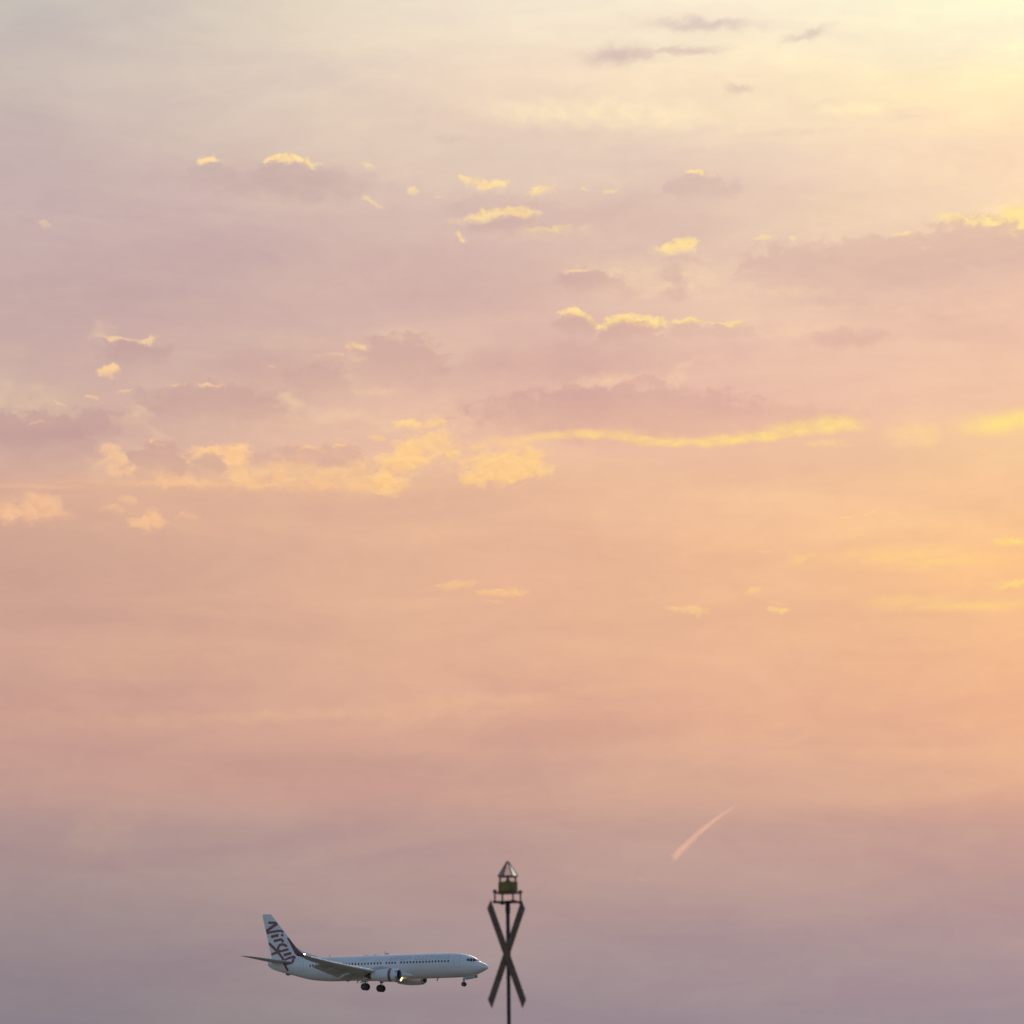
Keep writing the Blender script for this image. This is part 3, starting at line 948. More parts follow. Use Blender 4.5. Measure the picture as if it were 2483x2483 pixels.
def section(le, chord, thick, axis, twist=0.0, camber=0.0, n=14):
    """ring of a section; axis = unit vector of the thickness direction (up for a wing)"""
    xs, yt = airfoil(n)
    le, axis = Vector(le), Vector(axis)
    pts = []
    ct, s_ = math.cos(twist), math.sin(twist)
    up = [(x, camber * 4 * x * (1 - x) + thick * t) for x, t in zip(xs, yt)]
    lo = [(x, camber * 4 * x * (1 - x) - thick * t) for x, t in zip(xs, yt)]
    for x, h in up + lo[::-1][1:-1]:
        xx = x * ct + h * s_
        hh = h * ct - x * s_
        pts.append(le + Vector((-xx * chord, 0, 0)) + axis * (hh * chord))
    return pts


def wing_z(y):
    d = max(0.0, y - 1.88)
    return -1.38 + 0.102 * d + 0.0034 * d * d


def wing_le(y):
    return float(np.interp(y, [0.8, 1.6, 3.4, 17.16], [-13.9, -14.4, -15.75, -22.9]))


def wing_te(y):
    return float(np.interp(y, [0.8, 5.6, 17.16], [-21.6, -21.55, -24.5]))


def make_wing(sd_):
    s = sd_
    up = Vector((0, 0, 1))
    rings = []
    for y in (1.2, 1.9, 2.8, 3.6, 4.6, 5.6, 7, 9, 11, 13, 15, 16.4, 17.16):
        c = wing_le(y) - wing_te(y)
        rings.append(section((wing_le(y), s * y, wing_z(y)), c, float(np.interp(y, [1.2, 6, 17], [.14, .115, .10])), up, R(float(np.interp(y, [1, 17], [1.5, -1.0]))), 0.012))
    mb = MB(); mb.loft(rings)
    wing = mb.build('wing', G_PAINT, plane, angle=50)
    # blended winglet
    rings = []
    for (y, z, le, te, ang) in ((17.16, 1.0, -22.9, -24.5, 8), (17.36, 1.06, -23.05, -24.58, 30), (17.52, 1.20, -23.25, -24.68, 52), (17.62, 1.42, -23.55, -24.82, 68), (17.70, 1.75, -23.92, -24.98, 75), (17.76, 2.1, -24.3, -25.12, 78), (17.92, 3.0, -25.0, -25.55, 80), (18.05, 3.80, -25.6, -25.97, 80)):
        a = R(ang)
        z = wing_z(17.16) + (z - 1.0) * (1.0 if s < 0 else 0.86)
        rings.append(section((le, s * y, z), le - te, 0.09, (0, -s * math.sin(a), math.cos(a))))
    mb = MB(); mb.loft(rings)
    wl = mb.build('winglet', RED if s < 0 else FAIR, wing, angle=50)
    if s < 0:
        tag(wl, 'upturned dark red winglet', None)
    # slats
    for (y0, y1) in ((5.9, 8.4), (8.46, 11.0), (11.06, 13.7), (13.76, 16.6)):
        rings = []
        for y in (y0, (y0 + y1) / 2, y1):
            c = wing_le(y) - wing_te(y)
            sc = 0.17 * c + 0.10
            rings.append(section((wing_le(y) + 0.22, s * y, wing_z(y) - 0.13), sc, 0.30, up, R(-24), 0.10, n=8))
        mb = MB(); mb.loft(rings)
        mb.build('slat', L_PAINT, wing, angle=50)
    rings = []
    for y in (2.4, 3.9):
        rings.append(section((wing_le(y) + 0.35, s * y, wing_z(y) - 0.42), 0.75, 0.10, up, R(-35), 0.04, n=8))
    mb = MB(); mb.loft(rings); mb.build('krueger_flap', L_PAINT, wing, angle=50)
    # flaps, two segments behind each other, lowered
    for (y0, y1, c0, c1) in ((2.05, 5.2, 1.55, 1.45), (5.9, 12.4, 1.45, 0.95)):
        for seg, (dx, dz, defl, k) in enumerate(((0.50, -0.13, 15, 1.0), (-0.86, -0.55, 30, 0.5))):
            rings = []
            for t in np.linspace(0, 1, 4):
                y = y0 + (y1 - y0) * t
                c = (c0 + (c1 - c0) * t)
                q = c / 1.5
                rings.append(section((wing_te(y) + dx * q, s * y, wing_z(y) + dz * q), c * k, 0.13, up, R(defl), 0.02, n=9))
            mb = MB(); mb.loft(rings)
            mb.build('flap', G_PAINT, wing, angle=50)
    # flap-track fairings
    for y, ln in ((4.05, 3.3), (6.9, 3.2), (10.0, 2.7)):
        c = Vector((wing_te(y) + 0.15, s * y, wing_z(y) - 0.34))
        rot = Matrix.Rotation(R(-15), 3, 'Y')
        rr = []
        for t in np.linspace(0, 1, 13):
            k = (math.sin(math.pi * t ** 0.8) ** 0.7) if 0 < t < 1 else 0.02
            rr.append([c + rot @ Vector(((0.5 - t) * ln, 0.17 * k * math.cos(a), 0.27 * k * math.sin(a))) for a in np.linspace(0, 2 * math.pi, 12, endpoint=False)])
        mb = MB(); mb.loft(rr)
        mb.build('flap_track_fairing', FAIR, wing, angle=50)
    # aileron, a slightly raised panel at the outer trailing edge
    rings = []
    for y in (12.6, 15.6):
        c = wing_le(y) - wing_te(y)
        rings.append(section((wing_te(y) + 0.30 * c, s * y, wing_z(y) - 0.035), 0.32 * c, 0.13, up, R(2), n=8))
    mb = MB(); mb.loft(rings); mb.build('aileron', G_PAINT, wing, angle=50)
    # lights at the tip
    for (x, y, z, r, m_) in ((-23.30, 17.36, 1.22, 0.13, STROBE), (-24.62, 17.42, 1.2, 0.06, STROBE)):
        mb = MB()
        zz = wing_z(17.16) + z - 1.0
        mb.loft([[(x + r * 1.2 * math.cos(b), s * (y + r * math.sin(b) * math.cos(a)), zz + r * math.sin(b) * math.sin(a)) for a in np.linspace(0, 2 * math.pi, 10, endpoint=False)] for b in np.linspace(0.15, math.pi - 0.15, 7)])
        mb.build('tip_light', m_, wing)
    return wing


wing_r = make_wing(-1)
tag(wing_r, 'grey near wing with lowered flaps, seen from below', None)
wing_l = make_wing(1)


# --- engines
def make_engine(s):
    cy, cz = s * 4.83, (-1.66 if s < 0 else -1.74)
    prof = [(-13.02, .80), (-13.0, .86), (-13.10, .925), (-13.32, .985), (-13.8, 1.045), (-14.5, 1.075), (-15.3, 1.07), (-16.1, 1.0), (-16.9, .88), (-17.55, .745)]
    n = 40

    def ring(x, r):
        out = []
        for k in range(n):
            a = 2 * math.pi * k / n
            c, d = math.cos(a), math.sin(a)
            fl = 0.93 if d < 0 else 1.0            # flattened underside
            wd = 1.03 if d < 0 else 1.0
            out.append((x, cy + r * c * wd, cz + r * d * fl))
        return out
    mb = MB()
    # cowl outside, inside of the fan duct at the back
    px = [p[0] for p in prof[3:]]
    pr = [p[1] for p in prof[3:]]
    xs = list(np.linspace(px[0], px[-1], 24))
    rs = [float(pchip([-q for q in px], pr, -x)[0]) for x in xs]
    mb.loft([ring(x, r) for x, r in zip(xs, rs)] + [ring(-17.55, .70), ring(-16.9, .70)], cap0=False, cap1=False)
    eng = mb.build('engine', W_PAINT, plane, angle=60)
    # lip
    mb = MB()
    mb.loft([ring(-14.0, .76), ring(-13.3, .77)] + [ring(x, r) for x, r in prof[:4]], cap0=False, cap1=False)
    mb.build('intake_lip', METAL, eng, angle=60)
    # red band around the cowl
    mb = MB()
    bx = np.linspace(-14.55, -14.10, 6)
    br = [float(pchip([-q for q in px], pr, -x)[0]) + 0.012 for x in bx]
    mb.loft([ring(x, r) for x, r in zip(bx, br)], cap0=False, cap1=False)
    if s < 0:
        mb.build('red_band', RED, eng, angle=60)
    # intake duct and fan
    mb = MB()
    mb.loft([ring(-13.31, .765), ring(-14.05, .755)], cap0=False, cap1=True)
    mb.build('intake_duct', DARK, eng, angle=60)
    mb = MB()
    for k in range(24):
        a = 2 * math.pi * k / 24
        d0, d1 = a, a + 0.20
        v = [(-13.95, cy + .2 * math.cos(d0), cz + .2 * math.sin(d0)), (-13.90, cy + .73 * math.cos(d0), cz + .70 * math.sin(d0)), (-14.02, cy + .73 * math.cos(d1), cz + .70 * math.sin(d1)), (-14.02, cy + .2 * math.cos(d1), cz + .2 * math.sin(d1))]
        mb.add(v, [(0, 1, 2, 3)])
    mb.build('fan', HUB, eng, smooth=False)
    mb = MB()
    mb.loft([[(-13.98 + 0.42 * t, cy + 0.24 * (1 - t ** 1.6) * math.cos(a), cz + 0.24 * (1 - t ** 1.6) * math.sin(a)) for a in np.linspace(0, 2 * math.pi, 18, endpoint=False)] for t in (0, .3, .6, .85, .98)])
    mb.build('spinner', STRUT, eng)
    # core nozzle and plug
    mb = MB()
    mb.loft([ring(x, r) for x, r in ((-16.9, .60), (-17.6, .56), (-18.3, .40), (-18.3, .34), (-18.9, .12), (-19.1, .02))])
    mb.build('exhaust_nozzle', NOZZLE, eng, angle=50)
    # pylon
    mb = MB()
    rr = []
    for (x, zt, zb, w) in ((-14.3, -.60, -.72, .03), (-15.0, -.40, -.75, .16), (-16.0, -.22, -.85, .22), (-17.0, -.30, -1.1, .24), (-18.2, -.62, -1.35, .2), (-20.0, -.85, -1.15, .1)):
        rr.append([(x, cy - w, zb), (x, cy + w, zb), (x, cy + w * .8, zt), (x, cy - w * .8, zt)])
    mb.loft(rr)
    mb.build('pylon', FAIR, eng, angle=30)
    return eng


eng_r = make_engine(-1)
tag(eng_r, 'near white engine with a dark red band', None)
eng_l = make_engine(1)


# --- fin
def fin_le(z):
    return float(np.interp(z, [1.2, 1.6, 8.93], [-31.3, -31.62, -37.75]))


def fin_te(z):
    return float(np.interp(z, [0.8, 1.61, 8.93], [-37.28, -37.48, -39.29]))


def fin_half(x, z):
    le, te = fin_le(z), fin_te(z)
    c = le - te
    u = min(1, max(0, (le - x) / c))
    return 0.095 * c * 5 * (0.2969 * math.sqrt(u) - 0.1260 * u - 0.3516 * u * u + 0.2843 * u ** 3 - 0.1036 * u ** 4)


mb = MB()
mb.loft([section((fin_le(z), 0, z), fin_le(z) - fin_te(z), 0.095, (0, 1, 0), n=18) for z in np.linspace(0.9, 8.93, 20)])
fin = mb.build('fin', W_PAINT, plane, angle=50)
tag(fin, 'white swept tail fin with red script lettering running down it', None)
# dorsal fillet
mb = MB()
rr = []
for (x, z, w) in ((-28.8, 1.80, .04), (-30.2, 2.19, .07), (-31.3, 2.55, .09), (-32.4, 3.02, .11), (-33.2, 3.62, .12)):
    rr.append([(x, -w * 3.2, 1.35), (x, -w * 1.2, 1.35 + (z - 1.35) * .55), (x, -w * .4, z - .05), (x, 0, z), (x, w * .4, z - .05), (x, w * 1.2, 1.35 + (z - 1.35) * .55), (x, w * 3.2, 1.35)])
mb.loft(rr)
mb.build('dorsal_fillet', W_PAINT, plane, angle=60)
# rudder
mb = MB()
rr = []
for z in np.linspace(2.0, 8.5, 8):
    c = fin_le(z) - fin_te(z)
    x0 = fin_te(z) + 0.30 * c
    h = fin_half(x0, z) + 0.012
    rr.append([(x0, -h, z), (x0, h, z), (fin_te(z) - 0.02, .02, z), (fin_te(z) - 0.02, -.02, z)])
mb.loft(rr)
mb.build('rudder', W_PAINT, fin, angle=30)


def tail_y(x, z):
    y = 0.0
    if z > 1.0:
        x2 = max(fin_te(z) + 0.02, min(fin_le(z) - 0.05, x))
        h = fin_half(x2, z)
        c = fin_le(z) - fin_te(z)
        xr = fin_te(z) + 0.30 * c
        if x2 < xr:   # rudder skin is straight
            h = 0.02 + (fin_half(xr, z) + 0.012 - 0.02) * (x2 - fin_te(z)) / (xr - fin_te(z))
        y = min(y, -h)
    t, b, w, zc = fus(x)
    if z < t - 0.02:
        y = min(y, fus_y(x, z))
    return y


def smooth_line(pts, n=8):
    p = [Vector((a, b)) for a, b in pts]
    if len(p) == 2:
        return [p[0].lerp(p[1], k / n) for k in range(n + 1)]
    out = []
    for i in range(len(p) - 1):
        p0, p1, p2, p3 = p[max(0, i - 1)], p[i], p[i + 1], p[min(len(p) - 1, i + 2)]
        for k in range(n):
            t = k / n
            out.append(0.5 * ((2 * p1) + (p2 - p0) * t + (2 * p0 - 5 * p1 + 4 * p2 - p3) * t * t + (3 * p1 - p0 - 3 * p2 + p3) * t ** 3))
    out.append(p[-1])
    return out


def stroke(name, pts, width, surf, out, material, parent, clip=None, n=8, taper=True):
    """a painted brush stroke lying on a skin; pts are (x, z)"""
    c = smooth_line(pts, n)
    m = 5
    v, f = [], []
    for i, p in enumerate(c):
        a, b = c[max(0, i - 1)], c[min(len(c) - 1, i + 1)]
        d = (b - a)
        d = d.normalized() if d.length > 1e-6 else Vector((1, 0))
        nn = Vector((-d.y, d.x))
        w = width / 2
        if taper and i in (0, len(c) - 1):
            w *= 0.72
        for j in range(m):
            q = p + nn * (w * (2 * j / (m - 1) - 1))
            x, z = q.x, q.y
            if clip:
                x = clip(x, z)
            v.append((x, surf(x, z) - out, z))
    for i in range(len(c) - 1):
        for j in range(m - 1):
            k = i * m + j
            f.append((k, k + 1, k + m + 1, k + m))
    o = obj(name, v, f, material, parent)
    return o


def fin_clip(x, z):
    if z > 1.75:
        return max(fin_te(z) + 0.015, min(fin_le(z) - 0.03, x))
    return x


script = [
    ([(-38.19, 7.6), (-36.58, 7.52)], .34), ([(-36.52, 7.42), (-37.52, 6.87), (-38.56, 6.22)], .42),
    ([(-38.5, 5.96), (-37.09, 6.15), (-36.0, 6.23), (-35.42, 6.07)], .33), ([(-37.67, 5.32), (-36.97, 5.46), (-36.3, 5.56)], .40),
    ([(-35.80, 5.70), (-35.47, 5.43)], .33), ([(-37.18, 4.63), (-36.48, 4.75), (-35.94, 4.84), (-35.69, 4.75), (-35.45, 4.39)], .36),
    ([(-34.78, 3.67), (-35.09, 3.92), (-35.63, 4.06), (-36.12, 3.93), (-36.36, 3.58), (-36.36, 3.21), (-35.99, 3.0), (-35.26, 3.11), (-34.48, 3.27)], .34),
    ([(-38.1, 4.36), (-37.33, 3.7), (-36.6, 3.02), (-35.93, 2.33), (-35.38, 1.61), (-34.83, 0.84), (-34.53, 0.34), (-34.23, -0.21)], .36),
    ([(-37.62, 2.54), (-37.02, 2.7), (-36.48, 2.86), (-35.99, 2.98)], .33), ([(-35.35, 2.35), (-34.72, 2.48), (-33.99, 2.62)], .40),
    ([(-35.11, 1.53), (-34.6, 1.8), (-33.99, 1.97), (-33.54, 2.04), (-33.39, 1.87), (-33.54, 1.55)], .32),
    ([(-33.54, 1.55), (-33.3, 1.33), (-33.51, 1.09), (-34.17, 0.95), (-34.77, 0.81)], .32)]
for i, (pts, w) in enumerate(script):
    stroke('fin_lettering', pts, w * 1.15, tail_y, 0.012 + 0.004 * i, RED, fin, clip=fin_clip)

# --- pale title above the windows, slanted thin letters
GL = {  # strokes in a 1 x 1 letter box (x-height 1)
    'v': ([[(0, 1), (.33, 0), (.8, 1)]], .92), 'i': ([[(.1, 0), (.1, 1)], [(.1, 1.3), (.1, 1.42)]], .42),
    'r': ([[(.1, 0), (.1, 1)], [(.1, .7), (.3, .95), (.55, 1)]], .68),
    'g': ([[(.75, .85), (.4, 1), (.08, .75), (.08, .3), (.4, .02), (.75, .2)], [(.75, 1), (.75, -.2), (.5, -.42), (.15, -.36)]], 1.0),
    'n': ([[(.1, 0), (.1, 1)], [(.1, .7), (.4, 1), (.7, .8), (.72, 0)]], .98),
    'a': ([[(.75, .85), (.4, 1), (.08, .75), (.08, .3), (.4, .02), (.75, .2)], [(.75, 1), (.75, 0)]], 1.02),
    'u': ([[(.1, 1), (.1, .25), (.4, 0), (.72, .25)], [(.72, 1), (.72, 0)]], .98),
    's': ([[(.65, .88), (.35, 1), (.1, .78), (.35, .52), (.65, .26), (.35, 0), (.06, .14)]], .88),
    't': ([[(.25, 1.35), (.25, .2), (.5, 0)], [(.02, .98), (.52, .98)]], .66),
    'l': ([[(.1, 0), (.1, 1.45)]], .42), ' ': ([], .55)}
text = 'virgin australia'
total = sum(GL[c][1] for c in text)
x_left, x_right = -16.15, -5.95
kx = (x_right - x_left) / total
cx = x_left
for ch in text:
    strokes_, adv = GL[ch]
    for q, s_ in enumerate(strokes_):
        pts = []
        for (a, b) in s_:
            sx = (a + b * 0.22) * kx
            pts.append((cx + sx, 0.84 + b * 0.55))
        stroke('title_lettering', pts, 0.085, fus_y, 0.010 + 0.005 * q, TITLE, fuselage, n=4, taper=False)
    cx += adv * kx


# --- stabilisers
def make_stab(s):
    up = Vector((0, 0, 1))
    rings = []
    for t in np.linspace(0, 1, 9):
        y = 0.3 + (7.12 - 0.3) * t
        le = -33.35 - (y - 0.3) * 0.735
        te = -37.35 - (y - 0.3) * 0.335
        if t > 0.97:
            le -= 0.35
        rings.append(section((le, s * y, 1.12 + (y - 0.3) * 0.125), le - te, 0.10, up, R(-2.0)))
    mb = MB(); mb.loft(rings)
    st_ = mb.build('stabilizer', G_PAINT, plane, angle=50)
    rr = []
    for y in (1.1, 6.7):
        le = -33.35 - (y - 0.3) * 0.735
        te = -37.35 - (y - 0.3) * 0.335
        c = le - te
        rr.append(section((te + 0.30 * c, s * y, 1.12 + (y - 0.3) * 0.125 + 0.02), 0.31 * c, 0.14, up, R(-3), n=8))
    mb = MB(); mb.loft(rr); mb.build('elevator', G_PAINT, st_, angle=50)
    return st_


make_stab(-1)
make_stab(1)


# --- landing gear
def wheel(cx_, cy_, cz_, r, w, parent):
    prof = [(0.28, 0.0), (0.30, 0.30), (0.42, 0.52), (0.50, 0.60), (0.49, 0.84), (0.36, 0.97), (0.12, 1.0)]
    prof = prof + [(-a, b) for a, b in prof[::-1]]
    n = 28
    rings = []
    for a, b in prof:
        rings.append([(cx_ + r * max(b, .01) * math.cos(q), cy_ + w * a, cz_ + r * max(b, .01) * math.sin(q)) for q in np.linspace(0, 2 * math.pi, n, endpoint=False)])
    mb = MB()
    mb.loft(rings[:4], cap1=False, mi=1)
    mb.loft(rings[3:-3], False, False, mi=0)
    mb.loft(rings[-4:], cap0=False, mi=1)
    return mb.build('wheel', TYRE, parent, mats=[TYRE, HUB], angle=35)


def main_gear(s):
    mb = MB()
    y = s * 2.86
    mb.tube((-19.75, y, -3.2), (-19.72, y, -2.2), .105)
    mb.tube((-19.72, y, -2.3), (-19.70, y, -0.9), .15)
    mb.tube((-19.7, y, -1.7), (-19.6, s * 1.6, -1.3), .07)
    mb.tube((-19.45, y, -2.35), (-19.35, y, -2.75), .035)
    mb.tube((-19.35, y, -2.75), (-19.70, y, -3.1), .035)
    mb.tube((-19.75, y - .6, -3.2), (-19.75, y + .6, -3.2), .07)
    g = mb.build('main_gear', STRUT, plane, angle=35)
    for d in (-.43, .43):
        wheel(-19.75, y + d, -3.2, .575, .42, g)
    mb = MB()
    mb.box((-19.72, y + s * .22, -1.85), (.62, .04, .95))
    mb.build('gear_door', W_PAINT, g, smooth=False)
    return g


main_gear(-1)
main_gear(1)
mb = MB()
mb.tube((-4.12, 0, -2.95), (-4.02, 0, -1.6), .075)
mb.tube((-4.22, -.2, -3.1), (-4.28, -.12, -2.3), .035)
mb.tube((-4.22, .2, -3.1), (-4.28, .12, -2.3), .035)
mb.tube((-4.15, -.30, -3.1), (-4.15, .30, -3.1), .05)
mb.tube((-4.12, 0, -2.95), (-4.15, 0, -3.1), .075)
mb.tube((-4.05, 0, -2.2), (-3.0, 0, -1.9), .04)
ng = mb.build('nose_gear', STRUT, plane, angle=35)
for d in (-.2, .2):
    wheel(-4.15, d, -3.1, .355, .22, ng)
for s in (-1, 1):
    mb = MB()
    y = s * .44
    o_ = s * .07
    mb.loft([[(-2.05, y, -1.66), (-2.05, y + .03, -1.66), (-2.05, y + .03 + o_, -2.12), (-2.05, y + o_, -2.12)],
             [(-4.1, y, -1.98), (-4.1, y + .03, -1.98), (-4.1, y + .03 + o_, -2.40), (-4.1, y + o_, -2.40)]])
    mb.build('gear_door', BAY, ng, smooth=False)

# landing lamp under the wing root
mb = MB()
mb.tube((-14.55, -1.42, -2.06), (-14.32, -1.47, -2.10), .24, .29, n=18)
ll = mb.build('landing_light', STRUT, plane, angle=35)
mb = MB()
c = Vector((-14.30, -1.475, -2.10))
mb.loft([[c + Vector((.16 * h, -.03 * h + .26 * k * math.cos(a), .26 * k * math.sin(a))) for a in np.linspace(0, 2 * math.pi, 18, endpoint=False)] for k, h in ((1, 0), (.8, .6), (.4, .9), (.05, 1))])
lens = mb.build('lamp_lens', LAMP, ll)
tag(lens, 'glowing yellow landing lamp', None)

# ================================================================== daymark beacon on its pole
POLE = mat('dark_galvanised_steel', (0.020, 0.025, 0.029), 0.5, 0.2, var=0.2, scale=4)
BOARD = mat('weathered_brown_board', (0.155, 0.092, 0.068), 0.75, var=0.25, scale=6, stretch=(1, 1, 4))
BOLT = mat('rusty_bolt', (0.11, 0.07, 0.07), 0.6, 0.3, var=0.3, scale=20)
OLIVE = mat('olive_lantern_housing', (0.18, 0.135, 0.016), 0.5, var=0.25, scale=9)
FRAME = mat('lantern_frame', (0.11, 0.085, 0.095), 0.5, 0.3, var=0.15, scale=12)
CAP = mat('pale_cap_panel', (0.56, 0.50, 0.45), 0.45, var=0.06, scale=8)
PALEP = mat('bright_refraction_panel', (0.95, 0.92, 0.88), 0.22, 0.95, var=0.03, scale=8)  # mirror metal imitating bright sky refracted in the clear cap's right face
DARKP = mat('dark_refraction_panel', (0.22, 0.16, 0.18), 0.4, var=0.15, scale=8)  # dark refraction along the clear cap's left edge, put into the colour
LED = mat('blue_grey_lens_core', (0.10, 0.11, 0.16), 0.4, var=0.2, scale=12)
CLEAR = bpy.data.materials.new('clear_lens')
CLEAR.use_nodes = True
_t = CLEAR.node_tree
_t.nodes.clear()
_tr = _t.nodes.new('ShaderNodeBsdfTransparent'); _tr.inputs[0].default_value = (0.93, 0.935, 0.94, 1)
_gl = _t.nodes.new('ShaderNodeBsdfGlossy'); _gl.inputs['Roughness'].default_value = 0.1
_fr = _t.nodes.new('ShaderNodeFresnel'); _fr.inputs[0].default_value = 1.3
_mx = _t.nodes.new('ShaderNodeMixShader'); _ou = _t.nodes.new('ShaderNodeOutputMaterial')
_t.links.new(_fr.outputs[0], _mx.inputs[0]); _t.links.new(_tr.outputs[0], _mx.inputs[1]); _t.links.new(_gl.outputs[0], _mx.inputs[2]); _t.links.new(_mx.outputs[0], _ou.inputs[0])

bk = empty('beacon', (0.008, 47.5, 0), (0, R(-0.60), 0))
tag(bk, 'dark pole with crossed boards and a pointed lantern on top, beside the airplane nose', 'beacon')
mb = MB()
mb.tube((0, 0, -0.3), (0, 0, 5.62), .024, n=20)
pole = mb.build('pole', POLE, bk, angle=35)
mb = MB()
mb.tube((0, 0, 5.55), (0, 0, 5.60), .024, .032, n=20)
mb.tube((0, 0, 5.60), (0, 0, 5.694), .032, .028, n=20)
mb.build('pole_collar', POLE, bk, angle=35)
mb = MB()
mb.tube((0, 0, 0.0), (0, 0, 0.03), .16, n=24)
mb.tube((0, 0, 0.03), (0, 0, 0.18), .05, .03, n=20)
mb.build('base_flange', POLE, bk, angle=35)
# two crossed boards with mitred ends, mounted on the front of the pole
for i, sg in enumerate((1, -1)):
    q = [(-.2330 * sg, -.5480), (-.187 * sg, -.6520), (.2330 * sg, .5480), (.187 * sg, .6520)]
    mb = MB()
    mb.add([(u, -.01, z) for u, z in q] + [(u, .01, z) for u, z in q], [(0, 1, 2, 3), (7, 6, 5, 4), (0, 4, 5, 1), (1, 5, 6, 2), (2, 6, 7, 3), (3, 7, 4, 0)])
    o = mb.build('cross_board', BOARD, bk, smooth=False)
    o.location = (-0.020, -0.048 - 0.0205 * i, 5.070)
    o.rotation_euler = (0, 0, R(10))
    bv = o.modifiers.new('edge', 'BEVEL'); bv.width = 0.003; bv.segments = 2
mb = MB()
mb.box((-.006, -.014, 5.072), (.072, .062, .14))
mb.build('cross_clamp', POLE, bk, smooth=False)
# mounting plate, studs and nuts
def corner_plate(name, z0, z1, r, material):
    mb = MB()
    pts = []
    for a_ in (22.5, 112.5, 202.5, 292.5):
        for d in (-9, -3, 3, 9):
            pts.append(Vector((math.cos(R(a_ + d)) * r, math.sin(R(a_ + d)) * r, 0)))
    mb.loft([[p + Vector((0, 0, z0)) for p in pts], [p + Vector((0, 0, z1)) for p in pts]])
    return mb.build(name, material, bk, angle=30)


corner_plate('mounting_plate', 5.694, 5.706, .19, POLE)
bolt_xy = []
for a in (22.5, 112.5, 202.5, 292.5):
    bolt_xy.append((math.cos(R(a)) * .168, math.sin(R(a)) * .168))
b0 = None
for (x, y) in bolt_xy:
    if b0 is None:
        mb = MB()
        mb.tube((0, 0, -.02), (0, 0, .15), .0105, n=12)
        mb.tube((0, 0, -.016), (0, 0, .014), .024, n=6)
        mb.tube((0, 0, .1155), (0, 0, .140), .025, n=6)
        b0 = mb.build('stud', BOLT, bk, angle=30)
        o = b0
    else:
        o = b0.copy(); col.objects.link(o)
    o.location = (x, y, 5.70)
# lantern housing: octagonal olive drum
def octo(r, z, n=8, rot=22.5, cx_=0.004):
    return [(cx_ + r * math.cos(R(rot + 360 / n * k)), r * math.sin(R(rot + 360 / n * k)), z) for k in range(n)]


corner_plate('housing_foot', 5.806, 5.815, .18, FRAME)
mb = MB()
mb.loft([octo(.122, 5.8155), octo(.127, 5.83), octo(.127, 5.930), octo(.118, 5.942)])
mb.build('lantern_housing', OLIVE, bk, smooth=False)
mb = MB()
mb.loft([octo(.108, 5.9425, 24, 0), octo(.108, 6.005, 24, 0)], False, False)
lz = mb.build('lantern_lens', CLEAR, bk, angle=50)
mb = MB()
mb.loft([octo(.040, 5.943, 16, 0), octo(.020, 5.972, 16, 0), octo(.010, 6.004, 16, 0)])
mb.build('lens_core', LED, bk, angle=50)
for k in range(6):
    a = R(360 / 6 * k + 30)
    mb = MB()
    mb.tube((.004 + .112 * math.cos(a), .112 * math.sin(a), 5.93), (.004 + .112 * math.cos(a), .112 * math.sin(a), 6.01), .0035, n=8)
    mb.build('lens_rod', FRAME, bk)
mb = MB()
mb.loft([octo(.126, 6.0055, 6, 0), octo(.126, 6.016, 6, 0)])
mb.build('cap_rim', FRAME, bk, smooth=False)
lo_, hi_ = octo(.118, 6.0165, 6, 0), octo(.012, 6.188, 6, 0)
for k in range(6):
    j = (k + 1) % 6
    a, b, c, d = [Vector(q) for q in (lo_[k], lo_[j], hi_[j], hi_[k])]
    nrm = (b - a).cross(d - a).normalized()
    mb = MB()
    q = [a, b, c, d]
    mb.add([p_ for p_ in q] + [p_ - nrm * .006 for p_ in q], [(0, 1, 2, 3), (7, 6, 5, 4), (0, 4, 5, 1), (1, 5, 6, 2), (2, 6, 7, 3), (3, 7, 4, 0)])
    mb.build('cap_panel', (CLEAR, CLEAR, CLEAR, DARKP, CLEAR, PALEP)[k], bk, smooth=False)  # clear cap; its dark left and bright right refraction are set by material
    mb = MB()
    mb.tube(a, d, .0065, .006, n=8)
    mb.build('cap_rib', FRAME, bk)
mb = MB()
mb.loft([octo(.015, 6.186, 6, 0), octo(.015, 6.194, 6, 0), octo(.004, 6.20, 6, 0)])
mb.build('cap_tip', FRAME, bk, smooth=False)

# ================================================================== contrail
def sky_point(a, e, dist):
    return Vector((math.sin(R(a)) * math.cos(R(e)), math.cos(R(a)) * math.cos(R(e)), math.sin(R(e)))) * dist + Vector((0, 0, 1.7))


pa, pb = sky_point(2.310, 5.378, 20000), sky_point(3.434, 6.295, 20000)
axis = pb - pa
ln = axis.length
q_ = axis.to_track_quat('Z', 'Y')
BOW = 23.0          # metres the trail bows upwards at its middle
rr = []
for i in range(41):
    t = i / 40
    r = 9 + 22 * (1 - t)
    oy = BOW * (1 - (2 * t - 1) ** 2)
    rr.append([Vector((r * math.cos(a), oy + r * math.sin(a), t * ln)) for a in np.linspace(0, 2 * math.pi, 20, endpoint=False)])
mb = MB(); mb.loft(rr)
cm = bpy.data.materials.new('ice_trail')
cm.use_nodes = True
t_ = cm.node_tree
t_.nodes.clear()


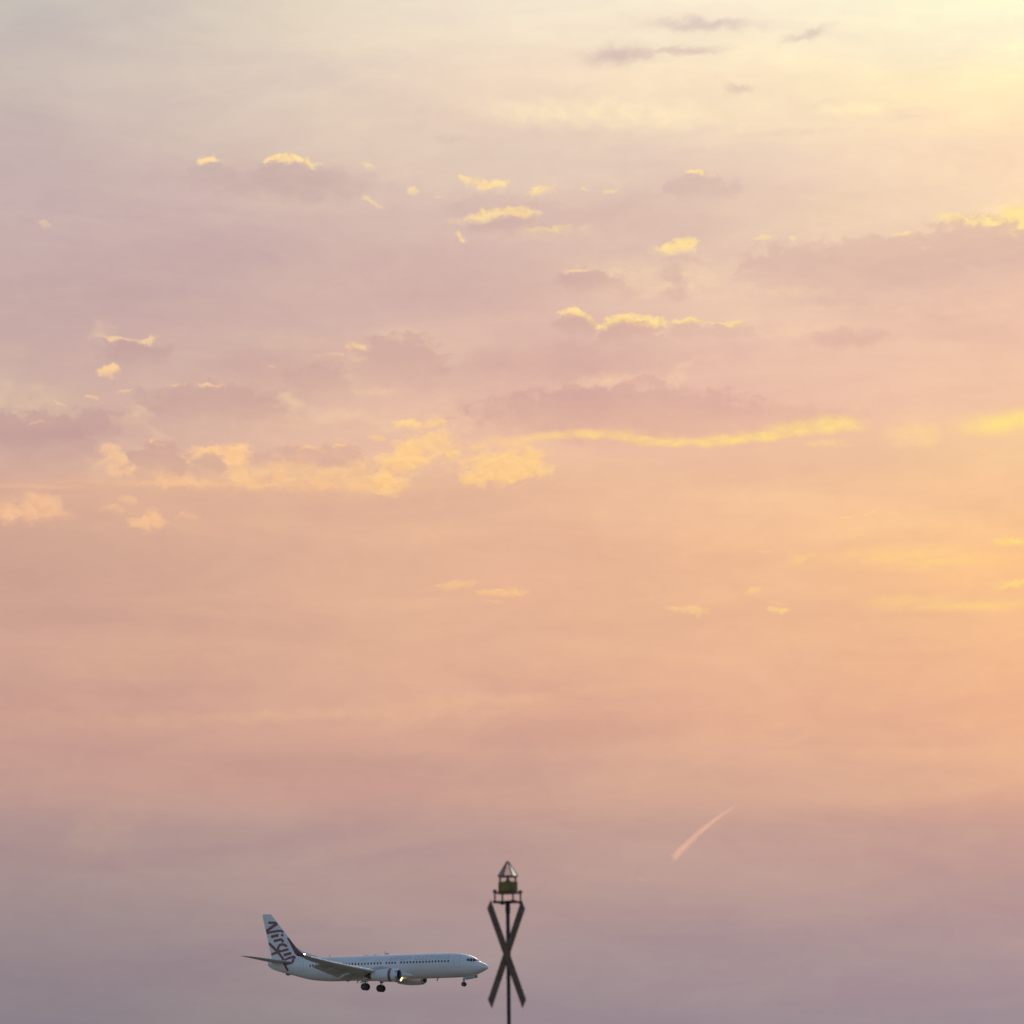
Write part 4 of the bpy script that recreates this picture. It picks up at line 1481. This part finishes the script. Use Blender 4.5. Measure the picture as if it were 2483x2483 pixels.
def TM(op, a, b=0.0, c=0.0):
    n = t_.nodes.new('ShaderNodeMath')
    n.operation = op
    for s_, v_ in zip(n.inputs, (a, b, c)):
        if isinstance(v_, bpy.types.NodeSocket):
            t_.links.new(v_, s_)
        else:
            s_.default_value = v_
    return n.outputs[0]


def TR(v, *lim):
    n = t_.nodes.new('ShaderNodeMapRange')
    n.interpolation_type = 'SMOOTHSTEP'
    t_.links.new(v, n.inputs[0])
    for s_, v_ in zip(n.inputs[1:5], lim):
        s_.default_value = v_
    return n.outputs[0]


pv = t_.nodes.new('ShaderNodeVolumePrincipled')
pv.inputs['Color'].default_value = (1.0, 0.71, 0.60, 1)
pv.inputs['Anisotropy'].default_value = 0.75
tc_ = t_.nodes.new('ShaderNodeTexCoord')
nz_ = t_.nodes.new('ShaderNodeTexNoise')
nz_.inputs['Scale'].default_value = 0.05
nz_.inputs['Detail'].default_value = 3
t_.links.new(tc_.outputs['Object'], nz_.inputs['Vector'])
sx_ = t_.nodes.new('ShaderNodeSeparateXYZ')
t_.links.new(tc_.outputs['Object'], sx_.inputs[0])
tt = TM('DIVIDE', sx_.outputs[2], ln)
cq = TM('MULTIPLY_ADD', tt, 2.0, -1.0)
oy_ = TM('SUBTRACT', BOW, TM('MULTIPLY', TM('MULTIPLY', cq, cq), BOW))
dy_ = TM('SUBTRACT', sx_.outputs[1], oy_)
rad = TM('SQRT', TM('ADD', TM('MULTIPLY', sx_.outputs[0], sx_.outputs[0]), TM('MULTIPLY', dy_, dy_)))
rel = TM('DIVIDE', rad, TM('MULTIPLY_ADD', tt, -22.0, 31.0))
body = TR(TM('ADD', rel, TM('MULTIPLY_ADD', nz_.outputs[0], -0.9, 0.45)), 0.95, 0.15, 0.0, 1.0)
ends = TM('MULTIPLY', TR(tt, 0.0, 0.16, 0.0, 1.0), TR(tt, 1.0, 0.7, 0.0, 1.0))
t_.links.new(TM('MULTIPLY', TM('MULTIPLY', body, ends), 0.017), pv.inputs['Density'])
om = t_.nodes.new('ShaderNodeOutputMaterial')
t_.links.new(pv.outputs[0], om.inputs['Volume'])
trail = mb.build('contrail', cm)
trail.location = pa
trail.rotation_euler = q_.to_euler()
tag(trail, 'short slanting peach contrail low in the sky right of the beacon', 'contrail')
